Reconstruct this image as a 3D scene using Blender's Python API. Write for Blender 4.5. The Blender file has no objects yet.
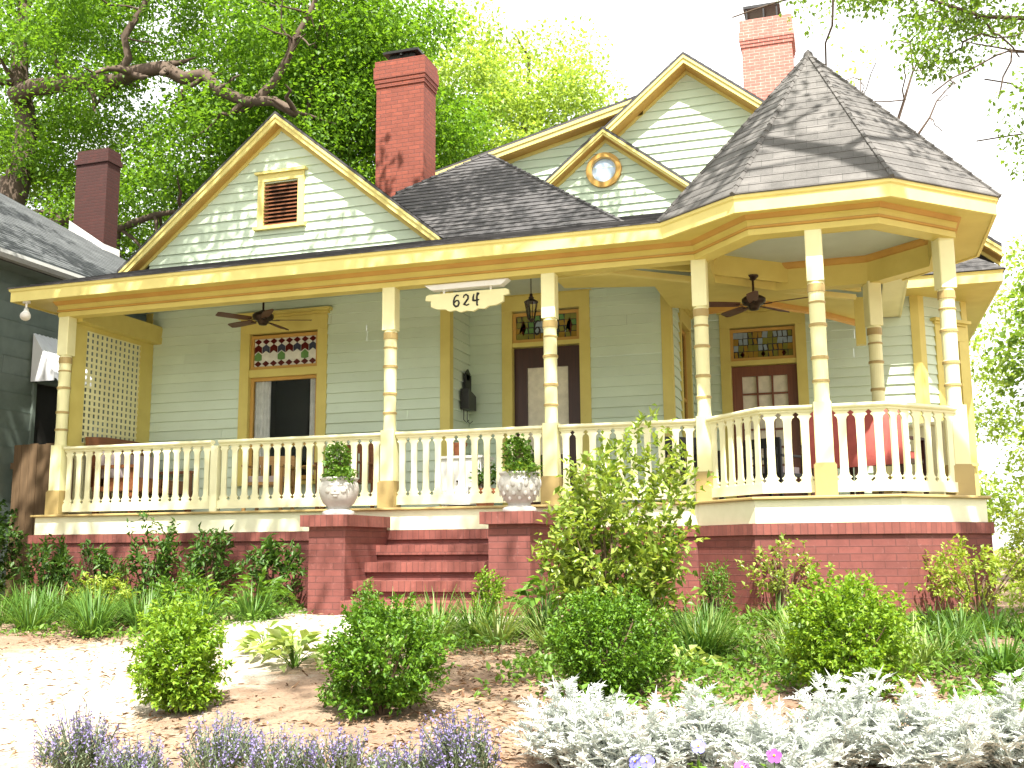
import bpy, math, random
import numpy as np
from mathutils import Matrix, Vector
rng = np.random.default_rng(624); random.seed(624)
SC = bpy.context.scene
COL = SC.collection
PI = math.pi
R = math.radians

# ------------------------------------------------------------------ materials
def node(nt, t, **kw):
    n = nt.nodes.new(t)
    for k, v in kw.items(): setattr(n, k, v)
    return n

def new_mat(name):
    m = bpy.data.materials.new(name); m.use_nodes = True
    nt = m.node_tree; b = nt.nodes['Principled BSDF']
    return m, nt, b

def mixcol(nt, a, b, fac, mode='MIX'):
    n = node(nt, 'ShaderNodeMix', data_type='RGBA', blend_type=mode)
    for sock, v in ((n.inputs[6], a), (n.inputs[7], b), (n.inputs[0], fac)):
        if hasattr(v, 'links'): nt.links.new(v, sock)
        elif isinstance(v, (int, float)): sock.default_value = v
        else: sock.default_value = (*v, 1)
    return n.outputs[2]

def noise(nt, scale, detail=4, rough=.55, coord='Object', stretch=None):
    tc = node(nt, 'ShaderNodeTexCoord')
    v = tc.outputs[coord]
    if stretch:
        mp = node(nt, 'ShaderNodeMapping'); mp.inputs['Scale'].default_value = stretch
        nt.links.new(v, mp.inputs[0]); v = mp.outputs[0]
    n = node(nt, 'ShaderNodeTexNoise'); n.inputs['Scale'].default_value = scale
    n.inputs['Detail'].default_value = detail; n.inputs['Roughness'].default_value = rough
    nt.links.new(v, n.inputs['Vector'])
    return n.outputs['Fac']

def ramp(nt, fac, lo, hi):
    r = node(nt, 'ShaderNodeMapRange'); r.inputs[1].default_value = lo; r.inputs[2].default_value = hi
    nt.links.new(fac, r.inputs[0]); return r.outputs[0]

def bump(nt, b, h, strength=.3, dist=.01):
    n = node(nt, 'ShaderNodeBump'); n.inputs['Strength'].default_value = strength; n.inputs['Distance'].default_value = dist
    nt.links.new(h, n.inputs['Height']); nt.links.new(n.outputs[0], b.inputs['Normal'])

def paint(name, c, c2=None, rough=.55, scale=3, grain=60, spec=.35, isl=0):
    """weathered paint: slow tone drift, fine dirt and brush grain"""
    m, nt, b = new_mat(name)
    c2 = c2 or tuple(x * .82 for x in c)
    f = ramp(nt, noise(nt, scale), .35, .7)
    col = mixcol(nt, c, c2, f)
    d = ramp(nt, noise(nt, 22, 6, .7), .62, .8)
    dk = tuple(x * .6 for x in c)
    sc = node(nt, 'ShaderNodeMath', operation='MULTIPLY'); nt.links.new(d, sc.inputs[0]); sc.inputs[1].default_value = .55
    col = mixcol(nt, col, dk, sc.outputs[0])
    if isl:      # every board weathers a little differently
        g = node(nt, 'ShaderNodeNewGeometry'); q = node(nt, 'ShaderNodeMath', operation='MULTIPLY'); nt.links.new(g.outputs['Random Per Island'], q.inputs[0]); q.inputs[1].default_value = isl * 2
        col = mixcol(nt, col, tuple(x * .5 for x in c), q.outputs[0])
        st = ramp(nt, noise(nt, 5, 5, .7, stretch=(1.5, 1.5, 9)), .60, .78); q2 = node(nt, 'ShaderNodeMath', operation='MULTIPLY'); nt.links.new(st, q2.inputs[0]); q2.inputs[1].default_value = .35
        col = mixcol(nt, col, (c[0] * .62, c[1] * .58, c[2] * .52), q2.outputs[0])
    nt.links.new(col, b.inputs['Base Color'])
    b.inputs['Roughness'].default_value = rough; b.inputs['Specular IOR Level'].default_value = spec
    bump(nt, b, noise(nt, grain, 3), .12, .004)
    return m

def brick_mat(name, c1, c2, mortar, bw=.2, bh=.067, ms=.006, rough=.8, soft=.5):
    m, nt, b = new_mat(name)
    uv = node(nt, 'ShaderNodeUVMap')
    t = node(nt, 'ShaderNodeTexBrick'); nt.links.new(uv.outputs[0], t.inputs['Vector'])
    for k, v in (('Scale', 1), ('Mortar Size', ms), ('Mortar Smooth', .3), ('Bias', 0), ('Brick Width', bw), ('Row Height', bh)):
        t.inputs[k].default_value = v
    t.inputs['Color1'].default_value = (*c1, 1); t.inputs['Color2'].default_value = (*c2, 1); t.inputs['Mortar'].default_value = (*mortar, 1)
    f = ramp(nt, noise(nt, 6, 6, .7), .35, .75)
    col = mixcol(nt, t.outputs['Color'], tuple(x * .6 for x in c1), f)
    p = node(nt, 'ShaderNodeMath', operation='MULTIPLY'); nt.links.new(ramp(nt, noise(nt, 14, 5, .7), .6, .75), p.inputs[0]); p.inputs[1].default_value = soft
    col = mixcol(nt, col, tuple(min(1, x * 1.5 + .07) for x in c2), p.outputs[0])
    nt.links.new(col, b.inputs['Base Color']); b.inputs['Roughness'].default_value = rough
    inv = node(nt, 'ShaderNodeMath', operation='SUBTRACT'); inv.inputs[0].default_value = 1; nt.links.new(t.outputs['Fac'], inv.inputs[1])
    bump(nt, b, inv.outputs[0], .8, .006)
    return m

def shingle_mat(name, c1, c2):
    m, nt, b = new_mat(name)
    uv = node(nt, 'ShaderNodeUVMap')
    t = node(nt, 'ShaderNodeTexBrick'); nt.links.new(uv.outputs[0], t.inputs['Vector'])
    for k, v in (('Scale', 1), ('Mortar Size', .003), ('Mortar Smooth', .5), ('Bias', -.1), ('Brick Width', .22), ('Row Height', .14)):
        t.inputs[k].default_value = v
    t.inputs['Color1'].default_value = (*c1, 1); t.inputs['Color2'].default_value = (*c2, 1)
    t.inputs['Mortar'].default_value = (c1[0] * .4, c1[1] * .4, c1[2] * .4, 1)
    col = mixcol(nt, t.outputs['Color'], tuple(x * .55 for x in c1), ramp(nt, noise(nt, 2.2, 6, .7), .4, .75))
    col = mixcol(nt, col, tuple(x * 1.5 for x in c2), ramp(nt, noise(nt, 120, 3, .8), .58, .75))
    nt.links.new(col, b.inputs['Base Color']); b.inputs['Roughness'].default_value = .9
    bump(nt, b, noise(nt, 150, 3), .5, .004)
    return m

def leaf_mat(name, c1, c2, trans=.35, rough=.45, spec=.35, tcol=None):
    m, nt, b = new_mat(name)
    g = node(nt, 'ShaderNodeNewGeometry')
    col = mixcol(nt, c1, c2, g.outputs['Random Per Island'])
    nt.links.new(col, b.inputs['Base Color']); b.inputs['Roughness'].default_value = rough
    b.inputs['Specular IOR Level'].default_value = spec
    tr = node(nt, 'ShaderNodeBsdfTranslucent')
    if tcol is None: tcol = (1.3, 1.25, .5)
    nt.links.new(mixcol(nt, col, tcol, 1.0, 'MULTIPLY'), tr.inputs[0])
    mx = node(nt, 'ShaderNodeMixShader'); mx.inputs[0].default_value = trans
    nt.links.new(b.outputs[0], mx.inputs[1]); nt.links.new(tr.outputs[0], mx.inputs[2])
    nt.links.new(mx.outputs[0], nt.nodes['Material Output'].inputs[0])
    return m

def plain(name, c, rough=.5, metal=0, spec=.4):
    m, nt, b = new_mat(name)
    f = ramp(nt, noise(nt, 9, 5, .6), .3, .75)
    nt.links.new(mixcol(nt, c, tuple(x * .72 for x in c), f), b.inputs['Base Color'])
    b.inputs['Roughness'].default_value = rough; b.inputs['Metallic'].default_value = metal; b.inputs['Specular IOR Level'].default_value = spec
    return m

def wood(name, c1, c2, rough=.45, stretch=(14, 14, 1)):
    m, nt, b = new_mat(name)
    f = noise(nt, 3, 6, .65, stretch=stretch)
    nt.links.new(mixcol(nt, c1, c2, ramp(nt, f, .3, .7)), b.inputs['Base Color'])
    b.inputs['Roughness'].default_value = rough; bump(nt, b, f, .2, .003)
    return m

def glass_mat(name):
    m, nt, b = new_mat(name)
    nt.nodes.remove(b)
    tr = node(nt, 'ShaderNodeBsdfTransparent'); tr.inputs[0].default_value = (.95, .96, .95, 1)
    gl = node(nt, 'ShaderNodeBsdfGlossy'); gl.inputs['Roughness'].default_value = .03
    fr = node(nt, 'ShaderNodeFresnel'); fr.inputs[0].default_value = 1.5
    mx = node(nt, 'ShaderNodeMixShader')
    nt.links.new(fr.outputs[0], mx.inputs[0]); nt.links.new(tr.outputs[0], mx.inputs[1]); nt.links.new(gl.outputs[0], mx.inputs[2])
    nt.links.new(mx.outputs[0], nt.nodes['Material Output'].inputs[0])
    return m

M = {}
M['siding'] = paint('mint siding paint', (.62, .73, .58), (.56, .66, .51), scale=1.3, isl=.08)
M['gable'] = paint('pale green gable paint', (.61, .72, .57), (.53, .63, .48), scale=1.3, isl=.10)
M['yellow'] = paint('yellow trim paint', (.63, .54, .16), (.56, .47, .13))
M['fascia'] = paint('pale yellow fascia paint', (.73, .64, .23), (.65, .56, .19))
M['orange'] = paint('ochre moulding paint', (.52, .31, .075), (.45, .26, .06))
M['cream'] = paint('cream column paint', (.77, .75, .43), (.69, .66, .36))
M['rail'] = paint('cream railing paint', (.77, .75, .49), (.69, .66, .41))
M['skirt'] = paint('cream skirt paint', (.78, .77, .56), (.70, .70, .48), scale=5)
M['tan'] = paint('tan block paint', (.40, .30, .12), (.34, .25, .10))
M['ceil'] = paint('pale blue green ceiling paint', (.50, .57, .50), (.45, .52, .45))
M['floor'] = paint('grey porch floor paint', (.46, .41, .32), (.39, .35, .27))
M['white'] = paint('white paint', (.80, .80, .78), (.72, .72, .70))
M['brick'] = brick_mat('painted red brick', (.22, .064, .052), (.165, .049, .041), (.125, .045, .039), ms=.005)
M['rowlock'] = brick_mat('red rowlock brick', (.25, .076, .058), (.185, .056, .044), (.135, .05, .042), ms=.004, bw=.067, bh=.25)
M['chimbrick'] = brick_mat('chimney brick', (.255, .060, .034), (.185, .043, .026), (.12, .042, .032), soft=.12)
M['maroon'] = brick_mat('maroon brick darkened by leaf shade', (.055, .010, .006), (.04, .008, .005), (.035, .012, .008), soft=.1)  # maroon brick, the overhanging oak's shade put into the colour
M['glarebrick'] = brick_mat('red brick washed pale by glare', (.52, .17, .13), (.44, .13, .10), (.60, .48, .42))  # red brick with overexposed glare put into its pale colour
M['roof'] = shingle_mat('grey asphalt shingle', (.062, .060, .062), (.095, .09, .09))
M['turretroof'] = shingle_mat('brown grey asphalt shingle', (.10, .095, .09), (.15, .142, .135))
M['nbroof'] = shingle_mat('weathered grey shingle', (.07, .077, .08), (.11, .118, .12))
M['nbwall'] = paint('blue grey shingle siding', (.15, .185, .16), (.11, .14, .12), scale=4)
M['dark'] = plain('unlit interior black', (.018, .016, .014), .8)  # near black: the unlit darkness behind openings is put into the colour
M['black'] = plain('black iron', (.015, .015, .015), .45)
M['iron'] = plain('dark grey metal', (.05, .05, .05), .4, .6)
M['bronze'] = plain('dark bronze metal', (.045, .028, .018), .4, .6)
M['fanwood'] = wood('dark walnut blade', (.10, .035, .015), (.06, .02, .01))
M['door'] = wood('dark mahogany', (.055, .016, .010), (.03, .010, .007))
M['door2'] = wood('red brown wood', (.20, .065, .030), (.13, .04, .02))
M['settee'] = wood('brown bench wood', (.22, .085, .035), (.15, .05, .02), stretch=(1, 14, 14))
M['pine'] = wood('honey wood', (.42, .24, .08), (.32, .17, .05), stretch=(1, 14, 14))
M['fence'] = wood('weathered fence board', (.17, .105, .052), (.11, .07, .035), .8)
M['curtain'] = plain('white curtain', (.88, .87, .82), .9)
M['lace'] = plain('ivory lace', (.80, .75, .60), .9)
M['glass'] = glass_mat('window glass')
M['skyglass'] = plain('pale glass with painted sky', (.55, .68, .86), .15, 0, .3)  # pale blue puts a sky reflection into the glass colour
M['stone'] = paint('weathered cast stone', (.50, .485, .45), (.40, .385, .35), .85, 7)
M['conc'] = paint('pale concrete', (.56, .53, .47), (.46, .43, .38), .9, 2)
M['bark'] = plain('grey brown bark', (.10, .07, .05), .9)
M['twig'] = plain('brown twig', (.14, .09, .055), .9)
M['gutter'] = paint('grey gutter paint', (.33, .33, .31), None)
M['awning'] = paint('white awning metal', (.70, .72, .74), (.62, .64, .68))
M['flash'] = paint('white flashing', (.72, .71, .68), (.55, .54, .52), .6, 9)
M['terra'] = plain('terracotta', (.42, .15, .07), .8)
M['redcloth'] = plain('red cloth', (.38, .085, .07), .9)
M['cushion'] = plain('pinkish grey cushion', (.50, .42, .42), .95)
M['digit'] = plain('black numerals', (.012, .012, .012), .5)
M['lead'] = plain('lead came', (.04, .04, .04), .5, .3)
for k, c in dict(g_red=(.10, .012, .012), g_blue=(.05, .06, .10), g_white=(.78, .78, .70), g_green=(.13, .28, .09), g_amber=(.34, .22, .04), g_sky=(.30, .38, .44), g_olive=(.22, .22, .05)).items():
    M[k] = plain('stained glass ' + k[2:], c, .12, 0, .6)
# foliage
M['lf_tree'] = leaf_mat('oak leaves', (.085, .19, .020), (.17, .31, .036), .55)
M['lf_pale'] = leaf_mat('pale spring leaves', (.24, .36, .07), (.36, .47, .13), .5)
M['lf_street'] = leaf_mat('street tree leaves', (.11, .20, .035), (.18, .29, .05), .5)
M['lf_box'] = leaf_mat('boxwood leaves', (.06, .15, .014), (.15, .28, .025), .35)
M['lf_boxlt'] = leaf_mat('new boxwood leaves', (.12, .24, .02), (.25, .38, .035), .4)
M['lf_dark'] = leaf_mat('dark evergreen leaves', (.035, .085, .018), (.09, .18, .03), .3)
M['lf_cam'] = leaf_mat('glossy shrub leaves', (.11, .19, .025), (.34, .42, .09), .4, .3, .5)
M['lf_yel'] = leaf_mat('yellow green leaves', (.20, .30, .04), (.34, .42, .07), .4)
M['lf_hosta'] = leaf_mat('pale broad leaves', (.22, .32, .07), (.42, .50, .22), .35)
M['lf_mid'] = leaf_mat('mid green leaves', (.07, .16, .02), (.15, .27, .035), .35)
M['lf_blade'] = leaf_mat('grassy blades', (.05, .13, .02), (.13, .24, .04), .3)
M['lf_bladelt'] = leaf_mat('pale grassy blades', (.13, .22, .05), (.30, .38, .13), .3)
M['lf_dusty'] = leaf_mat('silver leaves', (.52, .56, .51), (.70, .73, .69), .15, .9, .1, (1, 1, 1))
M['lf_lav'] = leaf_mat('grey green leaves', (.10, .14, .08), (.19, .23, .13), .2, tcol=(1.1, 1.1, .7))
M['fl_lav'] = leaf_mat('lavender florets', (.15, .12, .29), (.31, .27, .46), .25, tcol=(1, 1, 1))
M['fl_blue'] = leaf_mat('blue violet petals', (.12, .11, .62), (.26, .26, .75), .3, tcol=(1, 1, 1))
M['fl_purple'] = leaf_mat('purple petals', (.22, .02, .36), (.35, .05, .45), .3, tcol=(1, 1, 1))
M['fl_pink'] = leaf_mat('magenta petals', (.50, .02, .30), (.62, .06, .40), .3, tcol=(1, 1, 1))
M['fl_white'] = leaf_mat('white petals', (.78, .78, .72), (.85, .85, .80), .3, tcol=(1, 1, 1))
M['fl_yellow'] = plain('yellow flower eye', (.75, .5, .03), .6)
M['litter'] = leaf_mat('mulch chips', (.13, .07, .04), (.36, .24, .15), .05, .9, .1, (1, 1, 1))

def ground_mat():
    m, nt, b = new_mat('mulched earth')
    a = noise(nt, 1.1, 6, .65); c = noise(nt, 30, 6, .7)
    col = mixcol(nt, (.23, .145, .095), (.34, .25, .17), ramp(nt, a, .35, .65))
    col = mixcol(nt, col, (.11, .065, .04), ramp(nt, c, .52, .7))
    at = node(nt, 'ShaderNodeAttribute', attribute_name='sun_pool'); ad = node(nt, 'ShaderNodeMath', operation='MULTIPLY_ADD'); nt.links.new(noise(nt, 4, 6, .7), ad.inputs[0]); ad.inputs[1].default_value = 1.1; nt.links.new(at.outputs['Fac'], ad.inputs[2])
    col = mixcol(nt, col, mixcol(nt, (.50, .45, .37), (.38, .33, .26), ramp(nt, c, .4, .65)), ramp(nt, ad.outputs[0], .95, 1.25))  # worn path tone plus a pool of sunlight painted into the earth
    nt.links.new(col, b.inputs['Base Color']); b.inputs['Roughness'].default_value = .95
    bump(nt, b, c, .9, .03)
    return m
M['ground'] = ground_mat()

# ------------------------------------------------------------------ mesh builder
class MB:
    def __init__(s): s.v = []; s.f = []; s.m = []
    def add(s, vs, fs, m=0):
        o = len(s.v); s.v.extend(tuple(float(c) for c in p) for p in vs)
        s.f.extend(tuple(o + i for i in f) for f in fs); s.m.extend([m] * len(fs)); return s
    def quad(s, a, b, c, d, m=0): return s.add([a, b, c, d], [(0, 1, 2, 3)], m)
    def box(s, x0, x1, y0, y1, z0, z1, m=0):
        x0, x1 = sorted((x0, x1)); y0, y1 = sorted((y0, y1)); z0, z1 = sorted((z0, z1))
        return s.add([(x0, y0, z0), (x1, y0, z0), (x1, y1, z0), (x0, y1, z0), (x0, y0, z1), (x1, y0, z1), (x1, y1, z1), (x0, y1, z1)],
                     [(0, 3, 2, 1), (4, 5, 6, 7), (0, 1, 5, 4), (1, 2, 6, 5), (2, 3, 7, 6), (3, 0, 4, 7)], m)
    def bbox(s, x0, x1, y0, y1, z0, z1, m=0, c=.006):
        """box with chamfered vertical edges"""
        x0, x1 = sorted((x0, x1)); y0, y1 = sorted((y0, y1))
        p = [(x0 + c, y0), (x1 - c, y0), (x1, y0 + c), (x1, y1 - c), (x1 - c, y1), (x0 + c, y1), (x0, y1 - c), (x0, y0 + c)]
        return s.prism(p, z0, z1, m)
    def prism(s, poly, z0, z1, m=0):
        n = len(poly)
        vs = [(x, y, z0) for x, y in poly] + [(x, y, z1) for x, y in poly]
        fs = [tuple(range(n))[::-1], tuple(range(n, 2 * n))] + [(i, (i + 1) % n, n + (i + 1) % n, n + i) for i in range(n)]
        return s.add(vs, fs, m)
    def extr(s, poly, o, u, v, w, m=0):
        """polygon (a,b) in the plane o+a*u+b*v, extruded by vector w"""
        o, u, v, w = (np.array(q, float) for q in (o, u, v, w)); n = len(poly)
        vs = [o + a * u + b * v for a, b in poly]; vs = vs + [p + w for p in vs]
        fs = [tuple(range(n)), tuple(range(n, 2 * n))[::-1]] + [(i, n + i, n + (i + 1) % n, (i + 1) % n) for i in range(n)]
        return s.add(vs, fs, m)
    def tube(s, path, rad, n=6, m=0, cap=True):
        P = [np.array(p, float) for p in path]; k = len(P)
        if not hasattr(rad, '__len__'): rad = [rad] * k
        vs = []; a = None
        for i, p in enumerate(P):
            t = P[min(i + 1, k - 1)] - P[max(i - 1, 0)]; t = t / (np.linalg.norm(t) + 1e-9)
            if a is None:
                a = np.cross(t, (0, 0, 1.) if abs(t[2]) < .9 else (1., 0, 0))
            a = a - t * np.dot(a, t); a = a / (np.linalg.norm(a) + 1e-9); b = np.cross(t, a)
            for j in range(n):
                th = 2 * PI * j / n; vs.append(p + rad[i] * (a * math.cos(th) + b * math.sin(th)))
        fs = [(i * n + j, i * n + (j + 1) % n, (i + 1) * n + (j + 1) % n, (i + 1) * n + j) for i in range(k - 1) for j in range(n)]
        if cap: fs += [tuple(range(n))[::-1], tuple(range((k - 1) * n, k * n))]
        return s.add(vs, fs, m)
    def lathe(s, prof, cx=0, cy=0, n=20, m=0, cap=True):
        vs = [(cx + r * math.cos(2 * PI * j / n), cy + r * math.sin(2 * PI * j / n), z) for r, z in prof for j in range(n)]
        k = len(prof)
        fs = [(i * n + j, i * n + (j + 1) % n, (i + 1) * n + (j + 1) % n, (i + 1) * n + j) for i in range(k - 1) for j in range(n)]
        if cap: fs += [tuple(range(n))[::-1], tuple(range((k - 1) * n, k * n))]
        return s.add(vs, fs, m)
    def sweep(s, path, prof, closed=False, m=0, caps=True):
        """closed profile of (out, z) swept along a plan path, mitred; out is to the right of travel"""
        k = len(path); n = len(prof); mit = miters(path, closed); vs = []
        for (x, y), (mx, my) in zip(path, mit):
            vs += [(x + d * mx, y + d * my, z) for d, z in prof]
        segs = k if closed else k - 1
        fs = [(i * n + j, ((i + 1) % k) * n + j, ((i + 1) % k) * n + (j + 1) % n, i * n + (j + 1) % n) for i in range(segs) for j in range(n)]
        if not closed and caps: fs += [tuple(range(n)), tuple(range((k - 1) * n, k * n))[::-1]]
        return s.add(vs, fs, m)
    def build(s, name, mats, parent=None, smooth=False, loc=None):
        if not isinstance(mats, (list, tuple)): mats = [mats]
        me = bpy.data.meshes.new(name)
        me.from_pydata(s.v, [], s.f); me.validate()
        for q in mats: me.materials.append(M[q] if isinstance(q, str) else q)
        if len(mats) > 1 and len(me.polygons) == len(s.m): me.polygons.foreach_set('material_index', s.m)
        if smooth: me.polygons.foreach_set('use_smooth', [True] * len(me.polygons))
        auto_uv(me)
        return link(name, me, parent, loc)

def miters(path, closed=False):
    k = len(path); P = [np.array(p, float) for p in path]; out = []
    def nrm(a, b):
        d = b - a; d = d / (np.linalg.norm(d) + 1e-9); return np.array([d[1], -d[0]])
    for i in range(k):
        n1 = nrm(P[i - 1], P[i]) if (i > 0 or closed) else None
        n2 = nrm(P[i], P[(i + 1) % k]) if (i < k - 1 or closed) else None
        if n1 is None: out.append(n2)
        elif n2 is None: out.append(n1)
        else: out.append((n1 + n2) / (1 + np.dot(n1, n2)))
    return out

def offset(path, d, closed=False):
    return [(x + d * a, y + d * b) for (x, y), (a, b) in zip(path, miters(path, closed))]

def auto_uv(me):
    """per-face planar projection in metres, so courses run on across flush faces"""
    n = len(me.polygons); L = len(me.loops)
    if n == 0: return
    nm = np.empty(n * 3, np.float32); me.polygons.foreach_get('normal', nm); nm = nm.reshape(-1, 3)
    lt = np.empty(n, np.int32); me.polygons.foreach_get('loop_total', lt)
    vi = np.empty(L, np.int32); me.loops.foreach_get('vertex_index', vi)
    co = np.empty(len(me.vertices) * 3, np.float32); me.vertices.foreach_get('co', co); co = co.reshape(-1, 3)
    u = np.stack([-nm[:, 1], nm[:, 0], np.zeros(n)], 1); ln = np.linalg.norm(u, axis=1); flat = ln < .05
    u[flat] = (1, 0, 0); ln[flat] = 1; u /= ln[:, None]
    v = np.cross(nm, u); fl = np.repeat(np.arange(n), lt); p = co[vi]
    uv = np.stack([(p * u[fl]).sum(1), (p * v[fl]).sum(1)], 1).astype(np.float32)
    me.uv_layers.new(name='UVMap').data.foreach_set('uv', uv.ravel())

def link(name, me, parent=None, loc=None):
    o = bpy.data.objects.new(name, me); COL.objects.link(o)
    if parent is not None:
        o.parent = parent
        if parent.get('offset') is not None and loc is None: loc = tuple(-c for c in parent['offset'])
    if loc is not None: o.location = loc
    return o

def tag(o, label=None, cat=None, group=None, kind=None):
    if label: o['label'] = label
    if cat: o['category'] = cat
    if group: o['group'] = group
    if kind: o['kind'] = kind
    return o

ROOTS = []
def thing(name, label, cat, loc=(0, 0, 0), rz=0, group=None, world=False):
    """Empty at the thing's base. world=True: its parts are modelled in scene coordinates"""
    o = bpy.data.objects.new(name, None); COL.objects.link(o); o.empty_display_size = .2
    o.location = loc; o.rotation_euler = (0, 0, rz); tag(o, label, cat, group)
    if world: ROOTS.append(o); o['offset'] = list(loc)
    return o

def kids(o): return [c for c in COL.objects if c.parent == o]
def dup(o, loc, rz=0, label=None, group=None, scale=None):
    def cp(q, par):
        c = q.copy(); COL.objects.link(c)
        if par is not None: c.parent = par
        for ch in kids(q): cp(ch, c)
        return c
    r = cp(o, None); r.location = loc; r.rotation_euler = (0, 0, rz)
    if scale: r.scale = scale if hasattr(scale, '__len__') else (scale,) * 3
    if label: r['label'] = label
    if group: r['group'] = group
    return r

# ------------------------------------------------------------------ foliage builders
def fast_mesh(name, verts, faces, mat):
    """faces: (N,3) or (N,4) int array"""
    me = bpy.data.meshes.new(name); verts = np.asarray(verts, np.float32); faces = np.asarray(faces, np.int32)
    n, k = faces.shape
    me.vertices.add(len(verts)); me.vertices.foreach_set('co', verts.ravel())
    me.loops.add(n * k); me.loops.foreach_set('vertex_index', faces.ravel())
    me.polygons.add(n); me.polygons.foreach_set('loop_start', np.arange(0, n * k, k, dtype=np.int32))
    me.update(calc_edges=True)
    mats = mat if isinstance(mat, (list, tuple)) else [mat]
    for q in mats: me.materials.append(M[q])
    return me

def unit(a): return a / (np.linalg.norm(a, axis=-1, keepdims=True) + 1e-9)
def rdir(n): return unit(rng.normal(size=(n, 3)))

def leaves(pos, d, L, W, fold=.25, curl=.15):
    """one leaf per row: 6-vertex folded blade of 4 triangles"""
    n = len(pos); d = unit(d); L = np.broadcast_to(L, (n,))[:, None]; W = np.broadcast_to(W, (n,))[:, None]
    s = unit(np.cross(d, rdir(n) * .6 + np.array([0, 0, 1.]))); nn = np.cross(s, d)
    base = pos; tip = pos + d * L - nn * L * curl
    mid = pos + d * L * .5
    l = pos + d * L * .42 - s * W * .5 + nn * W * fold; r = pos + d * L * .42 + s * W * .5 + nn * W * fold
    V = np.stack([base, l, tip, r], 1).reshape(-1, 3)
    i = np.arange(n)[:, None] * 4
    F = np.concatenate([i + np.array([[0, 2, 1]]), i + np.array([[0, 3, 2]])], 1).reshape(-1, 3)
    return V, F

def blades(base, d, L, W, droop, seg=4):
    """arching grass blades: strips of quads"""
    n = len(base); d = unit(d); h = d.copy(); h[:, 2] = 0; h = unit(h + 1e-6)
    s = unit(np.cross(h, np.array([0, 0, 1.])))
    V = []; L = np.broadcast_to(L, (n,))[:, None]; W = np.broadcast_to(W, (n,))[:, None]; droop = np.broadcast_to(droop, (n,))[:, None]
    p = base.copy(); dd = d.copy()
    for k in range(seg + 1):
        t = k / seg; w = W * (.5 * (1 - t ** 2) + .04)
        V += [p - s * w, p + s * w]
        dd = unit(dd + np.array([0, 0, -1.]) * droop / seg * (.5 + t)); p = p + dd * L / seg
    V = np.stack(V, 1).reshape(-1, 3); i = np.arange(n)[:, None] * (2 * (seg + 1))
    F = np.concatenate([i + np.array([[2 * k, 2 * k + 1, 2 * k + 3, 2 * k + 2]]) for k in range(seg)], 1).reshape(-1, 4)
    return V, F

def gz(Y):
    return float(np.interp(Y, [-40, -9, -7.5, -6, -1.6, 50], [-2.0, -1.95, -1.74, -1.50, -1.13, -1.09]))

def shrub(name, label, x, y, h, w, mat, leaf=(.035, .02), shoots=160, per=26, dens=1.0, base=.12, group=None, cat='shrub', upright=.5, stems=9, z=None, lump=.18):
    """woody shrub: stems fan out of one foot, leaves sit along many short shoots on an uneven crown"""
    z = gz(y) if z is None else z
    t = thing(name, label, cat, (x, y, z), rng.uniform(0, 6), group)
    mb = MB(); tips = []
    for i in range(stems):
        a = 2 * PI * i / stems + rng.uniform(-.3, .3); e = rng.uniform(.25, .8) * w * .5
        tip = np.array([e * math.cos(a), e * math.sin(a), h * rng.uniform(.5, .85)])
        mb.tube([(0, 0, -.03), tip * .35 + np.array([0, 0, .03]) , tip], [.012 * (.6 + h), .008 * (.6 + h), .003], 5)
    mb.build('stems', 'twig', t)
    # crown shell: lumpy ellipsoid filled with shoots
    lob = rdir(9); lobs = rng.uniform(-lump, lump * 1.1, 9)
    u = rdir(shoots); u[:, 2] = np.maximum(u[:, 2], -.8)
    rr = rng.uniform(.42, 1, shoots) ** .6
    rad = 1 + (np.clip((u @ lob.T) - .55, 0, 1) * 2.2 * lobs).sum(1)
    ctr = np.array([0, 0, h * (base + (1 - base) * .5)])
    S = np.array([w * .5, w * .5, h * (1 - base) * .5])
    tip = ctr + u * S * (rr * rad)[:, None]
    near_ = np.sin(tip[:, 0] * 17 / w + 2) * np.sin(tip[:, 1] * 17 / w) * np.sin(tip[:, 2] * 15 / h + 1); tip = ctr + (tip - ctr) * (1 + .16 * near_)[:, None]
    dirs = unit(u * .8 + np.array([0, 0, upright]) + rng.normal(size=(shoots, 3)) * .28)
    sl = h * .16 + .05
    P = []; D = []
    for k in range(per):
        tt = rng.uniform(-.8, .35, shoots)
        P.append(tip + dirs * (tt * sl)[:, None] + rng.normal(size=(shoots, 3)) * leaf[0] * .25)
        D.append(unit(dirs * .7 + rdir(shoots)))
    P = np.concatenate(P); D = np.concatenate(D)
    keep = (P[:, 2] > .015) & (rng.uniform(size=len(P)) < dens); P, D = P[keep], D[keep]
    sc = rng.uniform(.65, 1.25, len(P))
    V, F = leaves(P, D, leaf[0] * sc, leaf[1] * sc)
    link('foliage', fast_mesh('foliage', V, F, mat), t)
    return t

def blade_clump(name, label, x, y, h, w, n=110, mat='lf_blade', bw=.012, group=None, z=None, cat='plant'):
    z = gz(y) if z is None else z
    a = rng.uniform(0, 2 * PI, n); r = rng.uniform(0, 1, n) ** .5
    base = np.stack([np.cos(a) * r * w * .22, np.sin(a) * r * w * .22, np.full(n, -.02)], 1)
    lean = rng.uniform(.15, .95, n)
    d = np.stack([np.cos(a + rng.normal(0, .3, n)) * lean, np.sin(a + rng.normal(0, .3, n)) * lean, np.ones(n)], 1)
    V, F = blades(base, d, h * rng.uniform(.8, 1.45, n), bw * rng.uniform(.7, 1.3, n), rng.uniform(.5, 1.9, n))
    o = link(name, fast_mesh(name, V, F, mat), None, (x, y, z)); tag(o, label, cat, group); return o

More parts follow.
